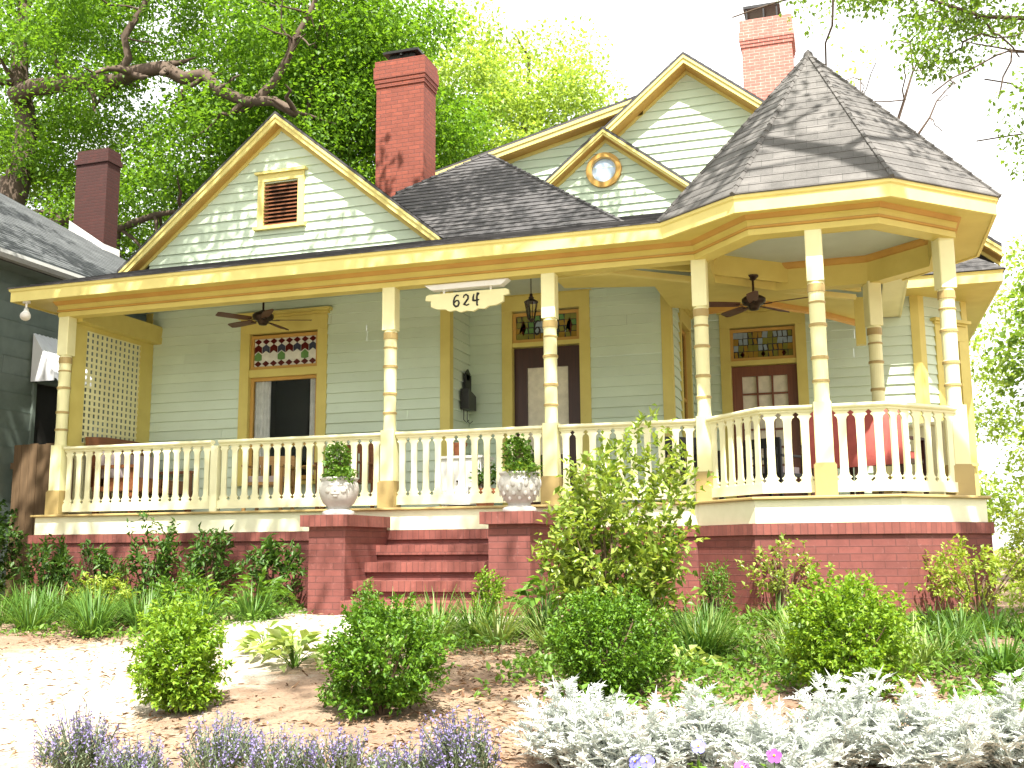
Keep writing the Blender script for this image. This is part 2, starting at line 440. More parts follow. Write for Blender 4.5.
def broad_clump(name, label, x, y, h, w, n=40, mat='lf_mid', leaf=(.14, .07), group=None, cat='plant', z=None, erect=.6, cl=1.4):
    """broad leaves on arching stalks from one foot"""
    z = gz(y) if z is None else z
    a = rng.uniform(0, 2 * PI, n); e = rng.uniform(.1, 1, n)
    P = np.stack([np.cos(a) * e * w * .38, np.sin(a) * e * w * .38, h * (1 - .55 * e ** 1.5) * rng.uniform(.45, .95, n)], 1)
    D = np.stack([np.cos(a), np.sin(a), erect * (1.1 - e) * 1.6 - .25 + rng.normal(0, .25, n)], 1) + rng.normal(size=(n, 3)) * .2
    sc = rng.uniform(.6, 1.2, n)
    V, F = leaves(P, D, leaf[0] * sc, leaf[1] * sc, .15, .28)
    t = thing(name, label, cat, (x, y, z), 0, group)
    link('foliage', fast_mesh('foliage', V, F, mat), t)
    mb = MB()
    for i in range(0, n, 2): mb.tube([(0, 0, -.02), P[i] * np.array([.45, .45, .6]), P[i]], [.005, .004, .003], 4, cap=False)
    mb.build('stalks', 'lf_mid', t)
    return t

def crown_leaves(centres, radii, per, L, W, flat=.7, droop=.2):
    C = np.repeat(centres, per, 0); Rr = np.repeat(radii, per)[:, None]
    n = len(C); u = rdir(n) * (rng.uniform(0, 1, (n, 1)) ** .45)
    P = C + u * Rr * np.array([1, 1, flat])
    D = unit(rdir(n) + u * .8 + np.array([0, 0, -droop]))
    sc = rng.uniform(.6, 1.25, n)
    return leaves(P, D, L * sc, W * sc, .12, .12)

def limb(mb, p0, p1, r0, r1, wig=.25, n=6, sag=0):
    p0, p1 = np.array(p0, float), np.array(p1, float); L = np.linalg.norm(p1 - p0); pts = []
    for i in range(n + 1):
        t = i / n; q = p0 + (p1 - p0) * t + np.array([0, 0, sag * math.sin(PI * t)])
        if 0 < i < n: q = q + rng.normal(size=3) * wig * L / n * .5
        pts.append(q)
    mb.tube(pts, [r0 + (r1 - r0) * i / n for i in range(n + 1)], 8, cap=False); return pts

def tree(name, label, foot, trunk_top, limbs, crown_fn, mat, group=None, r=.35, bark='bark', extra=0):
    """trunk and limbs in one mesh, the crown of leaf clumps in another"""
    t = thing(name, label, 'tree', foot, 0, group, world=True)
    mb = MB(); f = np.array(foot, float); tt = np.array(trunk_top, float)
    mb.tube([f - (0, 0, .3), f + (tt - f) * .03, f + (tt - f) * .3 + rng.normal(size=3) * .1, f + (tt - f) * .65 + rng.normal(size=3) * .12, tt], [r * 1.5, r * 1.1, r * .9, r * .8, r * .65], 12, cap=False)
    for a, b, r0, r1 in limbs:
        pts = limb(mb, a, b, r0, r1)
        for k in range(2, len(pts)):
            for q in range(2):
                e = pts[k] + rng.normal(size=3) * np.array([1, 1, .7]) * np.linalg.norm(np.array(b) - np.array(a)) * .16
                limb(mb, pts[k], e, max(r1 * .7, r0 * .28), .012, .3, 4)
    mb.build('trunk', bark, t, True)
    V, F = crown_fn()
    link('crown', fast_mesh('crown', V, F, mat), t)
    return t

# ------------------------------------------------------------------ surfaces of the house
def siding(mb, P, Q, z0, z1, holes=(), lim=None, e=.14, th=.024, m=0):
    """lapped boards from P to Q (outside on the right of travel); holes (s0,s1,z0,z1); lim(z)->(smin,smax)"""
    P = np.array(P, float); Q = np.array(Q, float); Lw = np.linalg.norm(Q - P); u = (Q - P) / Lw; n = np.array([u[1], -u[0]])
    cuts = set([z0, z1]); k = math.ceil(z0 / e)
    while k * e < z1: cuts.add(k * e); k += 1
    for h in holes:
        for z in (h[2], h[3]):
            if z0 < z < z1: cuts.add(z)
    cuts = sorted(cuts)
    def pt(s, d, z): q = P + u * s + n * d; return (q[0], q[1], z)
    for za, zb in zip(cuts[:-1], cuts[1:]):
        if zb - za < 1e-4: continue
        zr = math.floor(za / e + 1e-6) * e
        da = .002 + th * (1 - (za - zr) / e); db = .002 + th * (1 - (zb - zr) / e)
        la = lim(za) if lim else (0, Lw); lb = lim(zb) if lim else (0, Lw)
        if la[1] <= la[0]: continue
        zm = (za + zb) / 2; cutsS = sorted((h[0], h[1]) for h in holes if h[2] < zm < h[3])
        iv = []; s = None; start = 'L'
        cur = (la[0], lb[0])
        for a, b in cutsS:
            iv.append((cur, (a, a))); cur = (b, b)
        iv.append((cur, (la[1], lb[1])))
        for (a0, b0), (a1, b1) in iv:
            if a1 - a0 < .003: continue
            ends = [(a0, b0)]; x = max(a0, b0) + rng.uniform(.6, 3.2)
            while x < min(a1, b1) - .4: ends.append((x, x)); x += rng.uniform(2.2, 3.8)
            ends.append((a1, max(b1, b0)))
            for (e0, f0), (e1, f1) in zip(ends[:-1], ends[1:]):
                gp = .002 if e1 != a1 else 0; jt = rng.uniform(0, .0025)
                mb.quad(pt(e0, da + jt, za), pt(e1 - gp, da + jt, za), pt(f1 - gp, db + jt, zb), pt(f0, db + jt, zb), m)
            if abs(za - zr) < 1e-4: mb.quad(pt(a0, 0, za), pt(a1, 0, za), pt(a1, da, za), pt(a0, da, za), m)

def shingles(mb, a, b, c, d, e=.14, th=.006, m=0):
    """shingle courses on the face a,b (eave, left to right seen from outside) to c (above b), d (above a)"""
    a, b, c, d = (np.array(q, float) for q in (a, b, c, d))
    n = np.cross(b - a, (c + d) / 2 - a); n = n / np.linalg.norm(n)
    if n[2] < 0: n = -n
    h = max(np.linalg.norm(d - a), 1e-6); hm = np.linalg.norm((c + d) / 2 - (a + b) / 2); k = max(1, int(round(hm / e)))
    for i in range(k):
        t0, t1 = i / k, (i + 1) / k
        p0, p1 = a + (d - a) * t0, b + (c - b) * t0; q0, q1 = a + (d - a) * t1, b + (c - b) * t1
        mb.quad(p0 + n * th, p1 + n * th, q1 + n * .001, q0 + n * .001, m)
        mb.quad(p0 - n * .004, p1 - n * .004, p1 + n * th, p0 + n * th, m)
    return n

# ------------------------------------------------------------------ the house
BZ = -1.05
house = thing('porch_house', 'mint green wooden house with yellow trim, wraparound porch and corner turret', 'house', (-3, 2, BZ), world=True)
H = lambda mb, name, mats, smooth=False, label=None: tagl(mb.build(name, mats, house, smooth), label)
def tagl(o, label):
    if label: o['label'] = label
    return o
def sub(mb, name, mats, par, smooth=False): return mb.build(name, mats, par, smooth, (0, 0, 0))

A, B, C, D = (-8.33, 0), (-3.65, 0), (-1.69, 0), (0, 0)
P1, P2, P3, P4, P5, P6, P7 = (.64, -.72), (1.80, -.72), (2.50, 0), (2.50, 1.10), (1.80, 1.72), (.66, 1.72), (-.05, 1.02)
FRONT = [(-8.33, 1.8), A, D, P1, P2, P3, P4, (2.5, 4.68)]
WY, DY, BY = 1.8, 2.6, 4.7

# foundation, skirt, floor
mb = MB(); mb.sweep(FRONT, [(.20, -.36), (.20, -1.6), (-.2, -1.6), (-.2, -.36)]); fnd = H(mb, 'foundation', 'brick')
mb = MB(); mb.sweep(FRONT, [(.225, -.252), (.225, -.358), (-.2, -.358), (-.2, -.252)]); sub(mb, 'rowlock_course', 'rowlock', fnd)
mb = MB(); mb.sweep(FRONT, [(.175, -.03), (.175, -.25), (.15, -.25), (.15, -.03)]); H(mb, 'skirt_board', 'skirt')
mb = MB(); mb.sweep(FRONT, [(.215, 0), (.22, -.008), (.22, -.022), (.21, -.028), (.12, -.028), (.12, 0)]); H(mb, 'floor_nosing', 'tan')
mb = MB()
fl = offset(FRONT, .12)[1:-1]
mb.prism(fl + [(2.62, 4.7), (-.74, 4.7), (-.74, 2.6), (-3.6, 2.6), (-3.6, 1.8), (-8.45, 1.8)], -.03, -.003)
H(mb, 'porch_floor', 'floor')

# walls
def wall(name, P, Q, z0, z1, holes=(), m='siding', back=True):
    mb = MB(); siding(mb, P, Q, z0, z1, holes)
    return H(mb, name, m)
W1 = (-6.67, -5.58)          # front window
wf = wall('front_wall', (-8.45, WY), (-3.62, WY), -.4, 3.08, [(W1[0] + 8.45, W1[1] + 8.45, .45, 2.62)])
wall('recess_side_wall', (-3.62, WY), (-3.62, DY), -.02, 3.08)
D1 = (-2.97, -2.0); 
wall('entry_wall', (-3.62, DY), (-.76, DY), -.02, 3.08, [(D1[0] + 3.62, D1[1] + 3.62, -.02, 2.86)])
wall('porch_return_wall', (-.76, DY), (-.76, BY), -.02, 3.3, [(.85, 1.65, .6, 2.72)])
D2 = (-.19, .77)
wall('porch_back_wall', (-.76, BY), (2.48, BY), -1.1, 3.3, [(D2[0] + .76, D2[1] + .76, -.02, 2.84)])
BW = math.hypot(.69, .69)
wall('bay_angle_wall', (2.48, BY), (3.17, BY + .69), -1.1, 3.2, [(.42, .78, .7, 2.5)])
wall('bay_side_wall', (3.17, BY + .69), (3.17, 12), -1.1, 3.2)
wall('left_side_wall', (-8.45, 12), (-8.45, WY), -1.1, 3.6)
wall('rear_wall', (3.17, 12), (-8.45, 12), -1.1, 3.2)
# corner boards
for x, y, sx in ((-8.45, WY, 1), (-3.62, WY, -1), (-.76, DY, -1)):
    mb = MB(); mb.prism([(x, y), (x, y - .03), (x + sx * .11, y - .03), (x + sx * .11, y)] if sx > 0 else [(x + .03, y + .1), (x + .03, y - .03), (x - .11, y - .03), (x - .11, y), (x, y), (x, y + .1)], 0, 3.04); H(mb, 'corner_board', 'yellow')
mb = MB(); mb.sweep([(2.38, BY), (2.48, BY), (2.55, BY + .07)], [(0, -.9), (.03, -.9), (.03, 3.1), (0, 3.1)]); H(mb, 'corner_board', 'yellow')
mb = MB(); mb.sweep([(3.10, BY + .62), (3.17, BY + .69), (3.17, BY + .79)], [(0, -.9), (.03, -.9), (.03, 3.1), (0, 3.1)]); H(mb, 'corner_board', 'yellow')

def opening(name, ox, oy, ang, w, z0, z1, trans, cap=True, depth=.16, casing=.15, door=False, sill=True):
    """casing, jambs, header and the transom bar of an opening; local x along the wall, y into the house"""
    u = np.array([math.cos(ang), math.sin(ang), 0]); v = np.array([0, 0, 1.]); w_in = np.array([-math.sin(ang), math.cos(ang), 0])
    o = np.array([ox, oy, 0.])
    def bx(mb, a0, a1, d0, d1, b0, b1, m=0):
        mb.extr([(a0, b0), (a1, b0), (a1, b1), (a0, b1)], o + w_in * d0, u, v, w_in * (d1 - d0), m)
    mb = MB()
    for a0, a1 in ((-casing, .0), (w, w + casing)): bx(mb, a0, a1, -.035, depth, z0 if door else z0 - .02, z1 + .02)
    bx(mb, -casing, w + casing, -.038, depth, z1 + .022, z1 + .24)
    bx(mb, -casing - .03, w + casing + .03, -.065, .02, z1 + .243, z1 + .275)
    bx(mb, -casing - .07, w + casing + .07, -.115, .02, z1 + .278, z1 + .32)
    for a, b in trans: bx(mb, .001, w - .001, -.02, depth, a, b)
    if not door:
        bx(mb, -casing - .04, w + casing + .04, -.09, depth, z0 - .07, z0 - .022)
    fr = tag(H(mb, name, 'yellow'))
    return fr, bx

# front window
fr, bx = opening('window', W1[0], WY, 0, W1[1] - W1[0], .5, 2.58, [(1.97, 2.08)])
w = W1[1] - W1[0]
mb = MB(); [bx(mb, *q) for q in ((.003, .05, .03, .08, .5, 1.97), (w - .05, w - .003, .03, .08, .5, 1.97), (.05, w - .05, .03, .08, 1.92, 1.968), (.05, w - .05, .03, .08, .5, .56), (.05, w - .05, .035, .075, .98, 1.02))]
sub(mb, 'sash', 'orange', fr)
mb = MB(); bx(mb, .05, w - .05, .052, .056, .56, 1.92); sub(mb, 'pane', 'glass', fr)
def curtain(bx_o, a0, a1, z0, z1, d, folds):
    mb = MB(); n = folds * 6; vs = []
    for i in range(n + 1):
        a = a0 + (a1 - a0) * i / n; dd = d + .02 * math.sin(i * 2 * PI / 6) + .006 * math.sin(i * 1.7)
        vs += [(a, dd, z0), (a, dd, z1)]
    mb.add([bx_o(p) for p in vs], [(2 * i, 2 * i + 2, 2 * i + 3, 2 * i + 1) for i in range(n)]); return mb
pt1 = lambda p: (W1[0] + p[0], WY + p[1], p[2])
sub(curtain(pt1, .04, .30, .5, 1.94, .085, 5), 'curtain', 'curtain', fr, True)
sub(curtain(pt1, w - .16, w - .04, .5, 1.94, .085, 3), 'curtain', 'curtain', fr, True)
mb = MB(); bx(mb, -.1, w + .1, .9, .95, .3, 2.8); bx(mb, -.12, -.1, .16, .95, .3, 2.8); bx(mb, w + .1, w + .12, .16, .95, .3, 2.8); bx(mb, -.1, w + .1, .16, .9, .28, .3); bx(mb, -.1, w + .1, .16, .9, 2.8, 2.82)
sub(mb, 'unlit_room_backing', 'dark', fr)

def stained(bx, w, z0, z1, style, par, d=.04):
    """leaded transom made of small coloured panes; one mesh"""
    names = ['lead', 'g_red', 'g_blue', 'g_white', 'g_green', 'g_amber', 'g_sky', 'g_olive', 'orange']
    mb = MB(); f = .045
    bx(mb, 0.002, w - .002, d, d + .02, z0, z1, 3 if style == 'diamond' else 0)
    for q in ((.003, f, z0, z1), (w - f, w - .003, z0, z1), (f, w - f, z1 - f, z1), (f, w - f, z0, z0 + f)): bx(mb, q[0], q[1], d - .03, d, q[2], q[3], 8)
    iw, ih = w - 2 * f, z1 - z0 - 2 * f
    def poly(pts, m):
        p = [(f + x * iw, z0 + f + y * ih) for x, y in pts]
        vs = [bx.pt(a, d - .006, b) for a, b in p]; mb.add(vs, [tuple(range(len(vs)))], m)
    g = .003
    if style == 'diamond':
        n = 8
        for i in range(n):
            c = (i + .5) / n; hw = .5 / n - g
            poly([(c, .0), (c + hw, .11), (c, .22), (c - hw, .11)], 1 if i % 2 else 0 + 1)
            poly([(c - hw, .24), (c, .14 + .07), (c + hw, .24), (c + hw, .42), (c, .54), (c - hw, .42)], 3 if i % 3 else 4)
            poly([(c - hw, .47), (c, .57), (c + hw, .47), (c + hw, .70), (c, .80), (c - hw, .70)], 2 if i % 2 else 1)
            poly([(c, .79), (c + hw, .9), (c, 1.0), (c - hw, .9)], 1)
            for s in (-1, 1): poly([(c + s * .2 / n, .99), (c + s * (.5 / n - .004), .93), (c + s * (.5 / n - .004), .99)], 3)
    elif style == 'number':
        for i in range(10):
            for j in range(4):
                x0, y0 = i / 10 + .006, j / 4 + .015; m = random.choice([5, 7, 7, 5, 4, 7]); a = rng.uniform(-.02, .02)
                if 3 <= i <= 6 and 1 <= j <= 2: m = 6
                poly([(x0 + a, y0), (x0 + .088, y0 + a), (x0 + .088 - a, y0 + .22), (x0, y0 + .22 - a)], m)
        for s in (0, 1):
            x = .12 if s == 0 else .88
            poly([(x, .15), (x + .05, .5), (x, .85), (x - .05, .5)], 1); poly([(x - .08, .2), (x, .45), (x - .03, .7)], 6)
    else:
        for i in range(12):
            for j in range(4):
                x0, y0 = i / 12 + .006, j / 4 + .015; a = rng.uniform(-.02, .02)
                m = random.choice([5, 7, 7, 6]) if j > 0 else random.choice([7, 5, 7])
                if j >= 2 and i in (1, 2, 9, 10): m = 6
                poly([(x0 + a, y0), (x0 + .07, y0 + a), (x0 + .07 - a, y0 + .22), (x0, y0 + .22 - a)], m)
        for c in (.15, .5, .85): poly([(c, .02), (c + .04, .13), (c, .26), (c - .04, .13)], 1)
    return sub(mb, 'stained_glass', names, par)
def with_pt(bx, ox, oy, ang):
    def f(*a, **k): return bx(*a, **k)
    u = np.array([math.cos(ang), math.sin(ang), 0]); wi = np.array([-math.sin(ang), math.cos(ang), 0]); o = np.array([ox, oy, 0.])
    f.pt = lambda a, d, b: tuple(o + u * a + wi * d + np.array([0, 0, b]))
    return f
stained(with_pt(bx, W1[0], WY, 0), w, 2.082, 2.578, 'diamond', fr)

# front door
fr, bx = opening('door_frame', D1[0], DY, 0, D1[1] - D1[0], 0, 2.80, [(2.31, 2.37)], door=True)
bx = with_pt(bx, D1[0], DY, 0); w = D1[1] - D1[0]
mb = MB()
for q in ((.004, .19, 0, 2.30), (w - .19, w - .004, 0, 2.30), (.19, w - .19, 2.02, 2.30), (.19, w - .19, .0, .75), (.19, w - .19, .75, .80)): bx(mb, q[0], q[1], .06, .11, q[2], q[3])
bx(mb, .25, w - .25, .05, .06, .14, .65)
dr = H(mb, 'front_door', 'door', label='dark mahogany front door with long ivory curtained glass')
mb = MB(); mb.extr([(.19, .8), (w - .19, .8), (w - .19, 2.02), (.19, 2.02)], bx.pt(0, .09, 0), (1, 0, 0), (0, 0, 1), (0, .01, 0)); sub(mb, 'lace_panel', 'lace', dr)
mb = MB(); mb.tube([bx.pt(.1, .055, 1.0), bx.pt(.1, .0, 1.0)], [.015, .028], 10); bx(mb, .075, .125, .05, .06, .88, 1.12); sub(mb, 'handle', 'bronze', dr)
stained(bx, w, 2.372, 2.798, 'number', fr)

# digits as strokes
DIG = {'6': [(.85, .95), (.55, 1.0), (.25, .82), (.1, .5), (.12, .2), (.4, 0), (.75, .06), (.9, .3), (.75, .52), (.42, .52), (.2, .34)],
       '2': [(.12, .72), (.2, .92), (.5, 1.0), (.8, .86), (.8, .62), (.5, .38), (.15, .1), (.3, .14), (.6, .04), (.95, .14)],
       '4': [(.25, .98), (.12, .7), (.1, .42), (.4, .40), (1.0, .46)], '4b': [(.72, .8), (.95, 1.0), (.75, 1.05), (.66, .7), (.68, .3), (.66, .0), (.85, -.02)]}
def number(mb, pt, h, wd, gap, r, m=0):
    x = 0
    for ch in '624':
        for key in ([ch, '4b'] if ch == '4' else [ch]):
            p = DIG[key]; q = []
            for i in range(len(p) - 1):
                for t in (0, .33, .66): q.append(tuple(p[i][k] + (p[i + 1][k] - p[i][k]) * t for k in (0, 1)))
            q.append(p[-1])
            rr = [r * (.75 + .45 * math.sin(PI * i / (len(q) - 1))) for i in range(len(q))]
            mb.tube([pt(x + a * wd, 0, b * h) for a, b in q], rr, 6, m)
        x += wd + gap
mb = MB(); number(mb, lambda a, d, b: bx.pt(.30 + a, .03, 2.48 + b), .20, .10, .035, .011); sub(mb, 'transom_number', 'digit', fr)

# second door
fr, bx = opening('door_frame', D2[0], BY, 0, D2[1] - D2[0], 0, 2.78, [(2.22, 2.29)], door=True)
bx = with_pt(bx, D2[0], BY, 0); w = D2[1] - D2[0]; mb = MB()
for q in ((.004, .15, 0, 2.21), (w - .15, w - .004, 0, 2.21), (.15, w - .15, 2.06, 2.21), (.15, w - .15, 0, .45)): bx(mb, q[0], q[1], .06, .11, q[2], q[3])
gw = (w - .3)
for i in (1, 2): bx(mb, .15 + gw * i / 3 - .014, .15 + gw * i / 3 + .014, .065, .105, .45, 2.06)
for j in range(1, 6): bx(mb, .15, w - .15, .068, .102, .45 + 1.61 * j / 6 - .014, .45 + 1.61 * j / 6 + .014)
dr = H(mb, 'porch_door', 'door2', label='red brown wooden door with rows of small panes')
mb = MB(); mb.extr([(.15, .45), (w - .15, .45), (w - .15, 2.06), (.15, 2.06)], bx.pt(0, .1025, 0), (1, 0, 0), (0, 0, 1), (0, .006, 0)); sub(mb, 'curtained_panes', 'lace', dr)
mb = MB(); mb.tube([bx.pt(.08, .055, .98), bx.pt(.08, .0, .98)], [.015, .028], 10); sub(mb, 'handle', 'bronze', dr)
stained(bx, w, 2.292, 2.778, 'floral', fr)

# window in the return wall and in the angled bay wall
def plain_window(ox, oy, ang, w, z0, z1):
    fr, bx = opening('window', ox, oy, ang, w, z0, z1, [], casing=.12); bx = with_pt(bx, ox, oy, ang)
    mb = MB(); zm = (z0 + z1) / 2
    for q in ((.003, .05, z0, z1), (w - .05, w - .003, z0, z1), (.05, w - .05, z1 - .05, z1), (.05, w - .05, z0, z0 + .06), (.05, w - .05, zm - .02, zm + .02)): bx(mb, q[0], q[1], .03, .08, q[2], q[3])
    sub(mb, 'sash', 'orange', fr)
    mb = MB(); bx(mb, .05, w - .05, .05, .054, z0 + .06, z1 - .05); sub(mb, 'pane', 'glass', fr)
    mb = MB(); bx(mb, -.05, w + .05, .2, .23, z0 - .1, z1 + .1); sub(mb, 'unlit_room_backing', 'dark', fr)
plain_window(-.76, DY + .85, PI / 2, .8, .62, 2.68)
plain_window(2.48 + .42 * .7071, BY + .42 * .7071, PI / 4, .36, .72, 2.46)

# porch columns
def column(x, y, rz=0):
    cs, sn = math.cos(rz), math.sin(rz)
    def sq(hw, z0, z1, mb, c=.008):
        p = [(-hw + c, -hw), (hw - c, -hw), (hw, -hw + c), (hw, hw - c), (hw - c, hw), (-hw + c, hw), (-hw, hw - c), (-hw, -hw + c)]
        mb.prism([(x + a * cs - b * sn, y + a * sn + b * cs) for a, b in p], z0, z1)
    mb = MB(); sq(.084, .30, .90, mb); sq(.081, 2.09, 2.62, mb)
    prof = [(.076, .90), (.074, .925), (.064, .95), (.064, 1.085), (.070, 1.09), (.070, 1.12), (.064, 1.125), (.065, 1.31), (.071, 1.315), (.071, 1.35), (.065, 1.355), (.067, 1.63), (.074, 1.64), (.074, 1.67), (.067, 1.68), (.067, 1.865), (.071, 1.87), (.071, 1.89), (.066, 1.895), (.066, 1.965), (.072, 1.985), (.072, 2.06), (.074, 2.09)]
    prof = [(r * 1.13 if .93 < z < 2.07 else r, z) for r, z in prof]
    mb.lathe(prof, x, y, 20)
    c = H(mb, 'porch_column', 'cream')
    mb = MB(); sq(.105, 0, .30, mb); sq(.094, .3005, .315, mb); sub(mb, 'base_block', 'tan', c)
    for z0, z1, r in ((1.095, 1.115, .0735), (1.32, 1.345, .0745), (1.643, 1.668, .0775), (1.873, 1.887, .0745), (1.985, 2.06, .0755)):
        r *= 1.13; mb = MB(); mb.lathe([(r - .004, z0 - .004), (r, z0), (r, z1), (r - .004, z1 + .004)], x, y, 20, cap=False)
        sub(mb, 'painted_ring', 'tan', c)
for x, y, rz in ((*A, 0), (*B, 0), (*C, 0), (*D, 0), (1.22, -.72, 0), (2.46, 0.02, .4), (1.80, 1.70, .4)): column(x, y, rz)

# railings with sawn flat balusters
def bal_mesh():
    hp = .0745; z0, z1 = .135, .815
    op = [(0, .0), (.012, .012), (.020, .022), (.032, .022), (.040, .010), (.048, .010), (.062, .028), (.09, .036), (.34, .039), (.59, .036), (.618, .028), (.632, .010), (.640, .010), (.648, .022), (.660, .022), (.668, .012), (.68, .0)]
    right = [(hp - .003 - o, z0 + z) for z, o in op]; left = [(-a, b) for a, b in right[::-1]]
    mb = MB(); mb.extr(right + left, (0, -.011, 0), (1, 0, 0), (0, 0, 1), (0, .022, 0))
    me = bpy.data.meshes.new('baluster'); me.from_pydata(mb.v, [], mb.f); me.materials.append(M['rail']); auto_uv(me); return me
BAL = bal_mesh()
RAILP = [(0, .815), (.022, .815), (.022, .835), (.045, .842), (.052, .855), (.050, .870), (.035, .880), (0, .884), (-.035, .880), (-.050, .870), (-.052, .855), (-.045, .842), (-.022, .835), (-.022, .815)]
def railing(path, g0=.09, g1=.09):
    P = [np.array(p, float) for p in path]
    d0 = (P[1] - P[0]) / np.linalg.norm(P[1] - P[0]); d1 = (P[-1] - P[-2]) / np.linalg.norm(P[-1] - P[-2])
    Q = [P[0] + d0 * g0] + P[1:-1] + [P[-1] - d1 * g1]
    mb = MB(); mb.sweep([tuple(q) for q in Q], RAILP); rl = H(mb, 'railing', 'rail')
    mb = MB(); mb.sweep([tuple(q) for q in Q], [(.024, .04), (.024, .135), (-.024, .135), (-.024, .04)]); sub(mb, 'bottom_rail', 'rail', rl)
    for a, b in zip(Q[:-1], Q[1:]):
        L = np.linalg.norm(b - a); n = max(1, int(round(L / .149))); u = (b - a) / L; ang = math.atan2(u[1], u[0])
        for i in range(n):
            c = a + u * (L * (i + .5) / n)
            o = bpy.data.objects.new('baluster', BAL); COL.objects.link(o); o.parent = rl
            o.location = (c[0], c[1], 0); o.rotation_euler = (0, 0, ang); o.scale = (L / n / .149, 1, 1)
    return rl
MID = (-5.98, 0)
railing([A, MID], .09, .05); railing([MID, B], .05, .09); railing([B, C]); railing([C, D]); railing([D, P1, (1.22, -.72)]); railing([(1.22, -.72), P2, P3]); railing([P3, P4, P5])
railing([A, (-8.33, 1.78)], .09, .0)
mb = MB(); mb.bbox(MID[0] - .05, MID[0] + .05, -.05, .05, 0, .81); H(mb, 'rail_post', 'rail')
mb = MB(); mb.bbox(P4[0] - .045, P4[0] + .045, P4[1] - .045, P4[1] + .045, 0, .812); H(mb, 'rail_post', 'rail')

# beams, soffit, fascia
BEAM = [A, D, P1, P2, P3, P4, P5]
BEAMO = [(-8.33, 1.8)] + BEAM
mb = MB(); mb.sweep(BEAMO, [(.085, 2.60), (.085, 2.66), (.078, 2.665), (-.085, 2.665), (-.085, 2.60)], m=0)
mb.sweep(BEAMO, [(.088, 2.665), (.10, 2.672), (.10, 2.69), (.086, 2.695), (-.08, 2.695), (-.08, 2.665)], m=1)
mb.sweep(BEAMO, [(.092, 2.695), (.092, 2.735), (.11, 2.75), (-.085, 2.75), (-.085, 2.695)], m=0)
mb.sweep(BEAMO, [(.10, 2.75), (.115, 2.757), (.135, 2.79), (.15, 2.801), (-.08, 2.801), (-.08, 2.75)], m=1)
beam = H(mb, 'porch_beam', ['yellow', 'orange'])
mb = MB(); G8 = [D, P1, P2, P3, P4, P5, P6, P7]
mb.sweep(G8, [(-.088, 2.598), (-.088, 2.90), (-.10, 2.90), (-.10, 2.598)], closed=True, m=0)
mb.sweep([P5, P6, P7, D], [(.085, 2.598), (.085, 2.93), (-.088, 2.93), (-.088, 2.598)], m=0)
mb.sweep(G8, [(-.102, 2.85), (-.125, 2.86), (-.15, 2.90), (-.15, 2.93), (-.102, 2.93)], closed=True, m=1)
H(mb, 'turret_ring_beam', ['yellow', 'orange'])
mb = MB(); mb.prism(offset(G8, -.09, True), 2.925, 2.94); H(mb, 'turret_ceiling', 'ceil')
EAVE = [(-8.92, 1.6), (-8.92, -.40), (-.33, -.40), (.50, -1.04), (1.95, -1.06), (2.97, -.11), (2.97, 1.50), (2.2, 2.4)]
SOF = offset(BEAMO, .09); SOF[0] = (-8.42, 1.6)
mb = MB()
EI = offset(EAVE, -.02); SF = [SOF[0], SOF[1], SOF[2], SOF[3], SOF[4], SOF[5], SOF[6], SOF[7]]
for i in range(len(EAVE) - 1):
    a, b, c, d = EI[i], EI[i + 1], SF[i + 1], SF[i]
    mb.add([(*a, 2.79), (*b, 2.79), (*c, 2.802), (*d, 2.802)], [(0, 1, 2, 3)])
H(mb, 'porch_soffit', 'yellow')
mb = MB(); mb.sweep(EAVE, [(0, 2.775), (0, 2.90), (.018, 2.915), (.022, 2.945), (-.03, 2.945), (-.03, 2.775)]); H(mb, 'porch_fascia', 'fascia')
# porch ceiling and the low diagonal soffit behind the turret
mb = MB(); mb.prism([(-8.4, .08), (-.1, .08), (-.1, 4.69), (-.74, 4.69), (-.74, 2.59), (-3.6, 2.59), (-3.6, 1.79), (-8.4, 1.79)], 3.05, 3.06); mb.prism([(-.09, 1.9), (2.2, 1.9), (2.2, 4.69), (-.09, 4.69)], 3.08, 3.09); H(mb, 'porch_ceiling', 'ceil')
mb = MB(); mb.prism([(-1.75, .12), (-1.03, .30), (1.62, 2.62), (1.9, 4.3), (1.70, 4.25), (1.05, 3.05), (.5, 2.42), (-.42, 2.62), (-.7, 2.4), (-.7, 1.2), (-1.75, .9)][::1], 2.665, 2.70, 0)
mb.sweep([(-1.75, .28), (-1.03, .30), (1.62, 2.62)], [(.02, 2.63), (.02, 2.70), (-.05, 2.70), (-.05, 2.63)], m=1)
mb.sweep([(-1.75, .14), (-1.0, .14), (-.2, .7), (1.68, 2.4)], [(.02, 2.68), (.02, 2.95), (-.02, 2.95), (-.02, 2.68)], m=0)
mb.sweep([(1.72, 4.25), (1.05, 3.07), (.5, 2.44), (-.42, 2.64)], [(-.03, 2.60), (.0, 2.58), (.03, 2.664), (-.03, 2.664)], m=2)
H(mb, 'porch_dropped_soffit', ['yellow', 'fascia', 'orange'])
mb = MB(); mb.box(1.60, 1.72, 2.60, 2.72, 2.05, 2.66); H(mb, 'hanging_post', 'yellow')
# side eave of the porch roof
mb = MB(); mb.box(1.96, 2.23, 2.2, 5.0, 2.80, 2.82); mb.box(2.23, 2.255, 2.2, 5.0, 2.79, 2.92); H(mb, 'side_eave', 'cream')

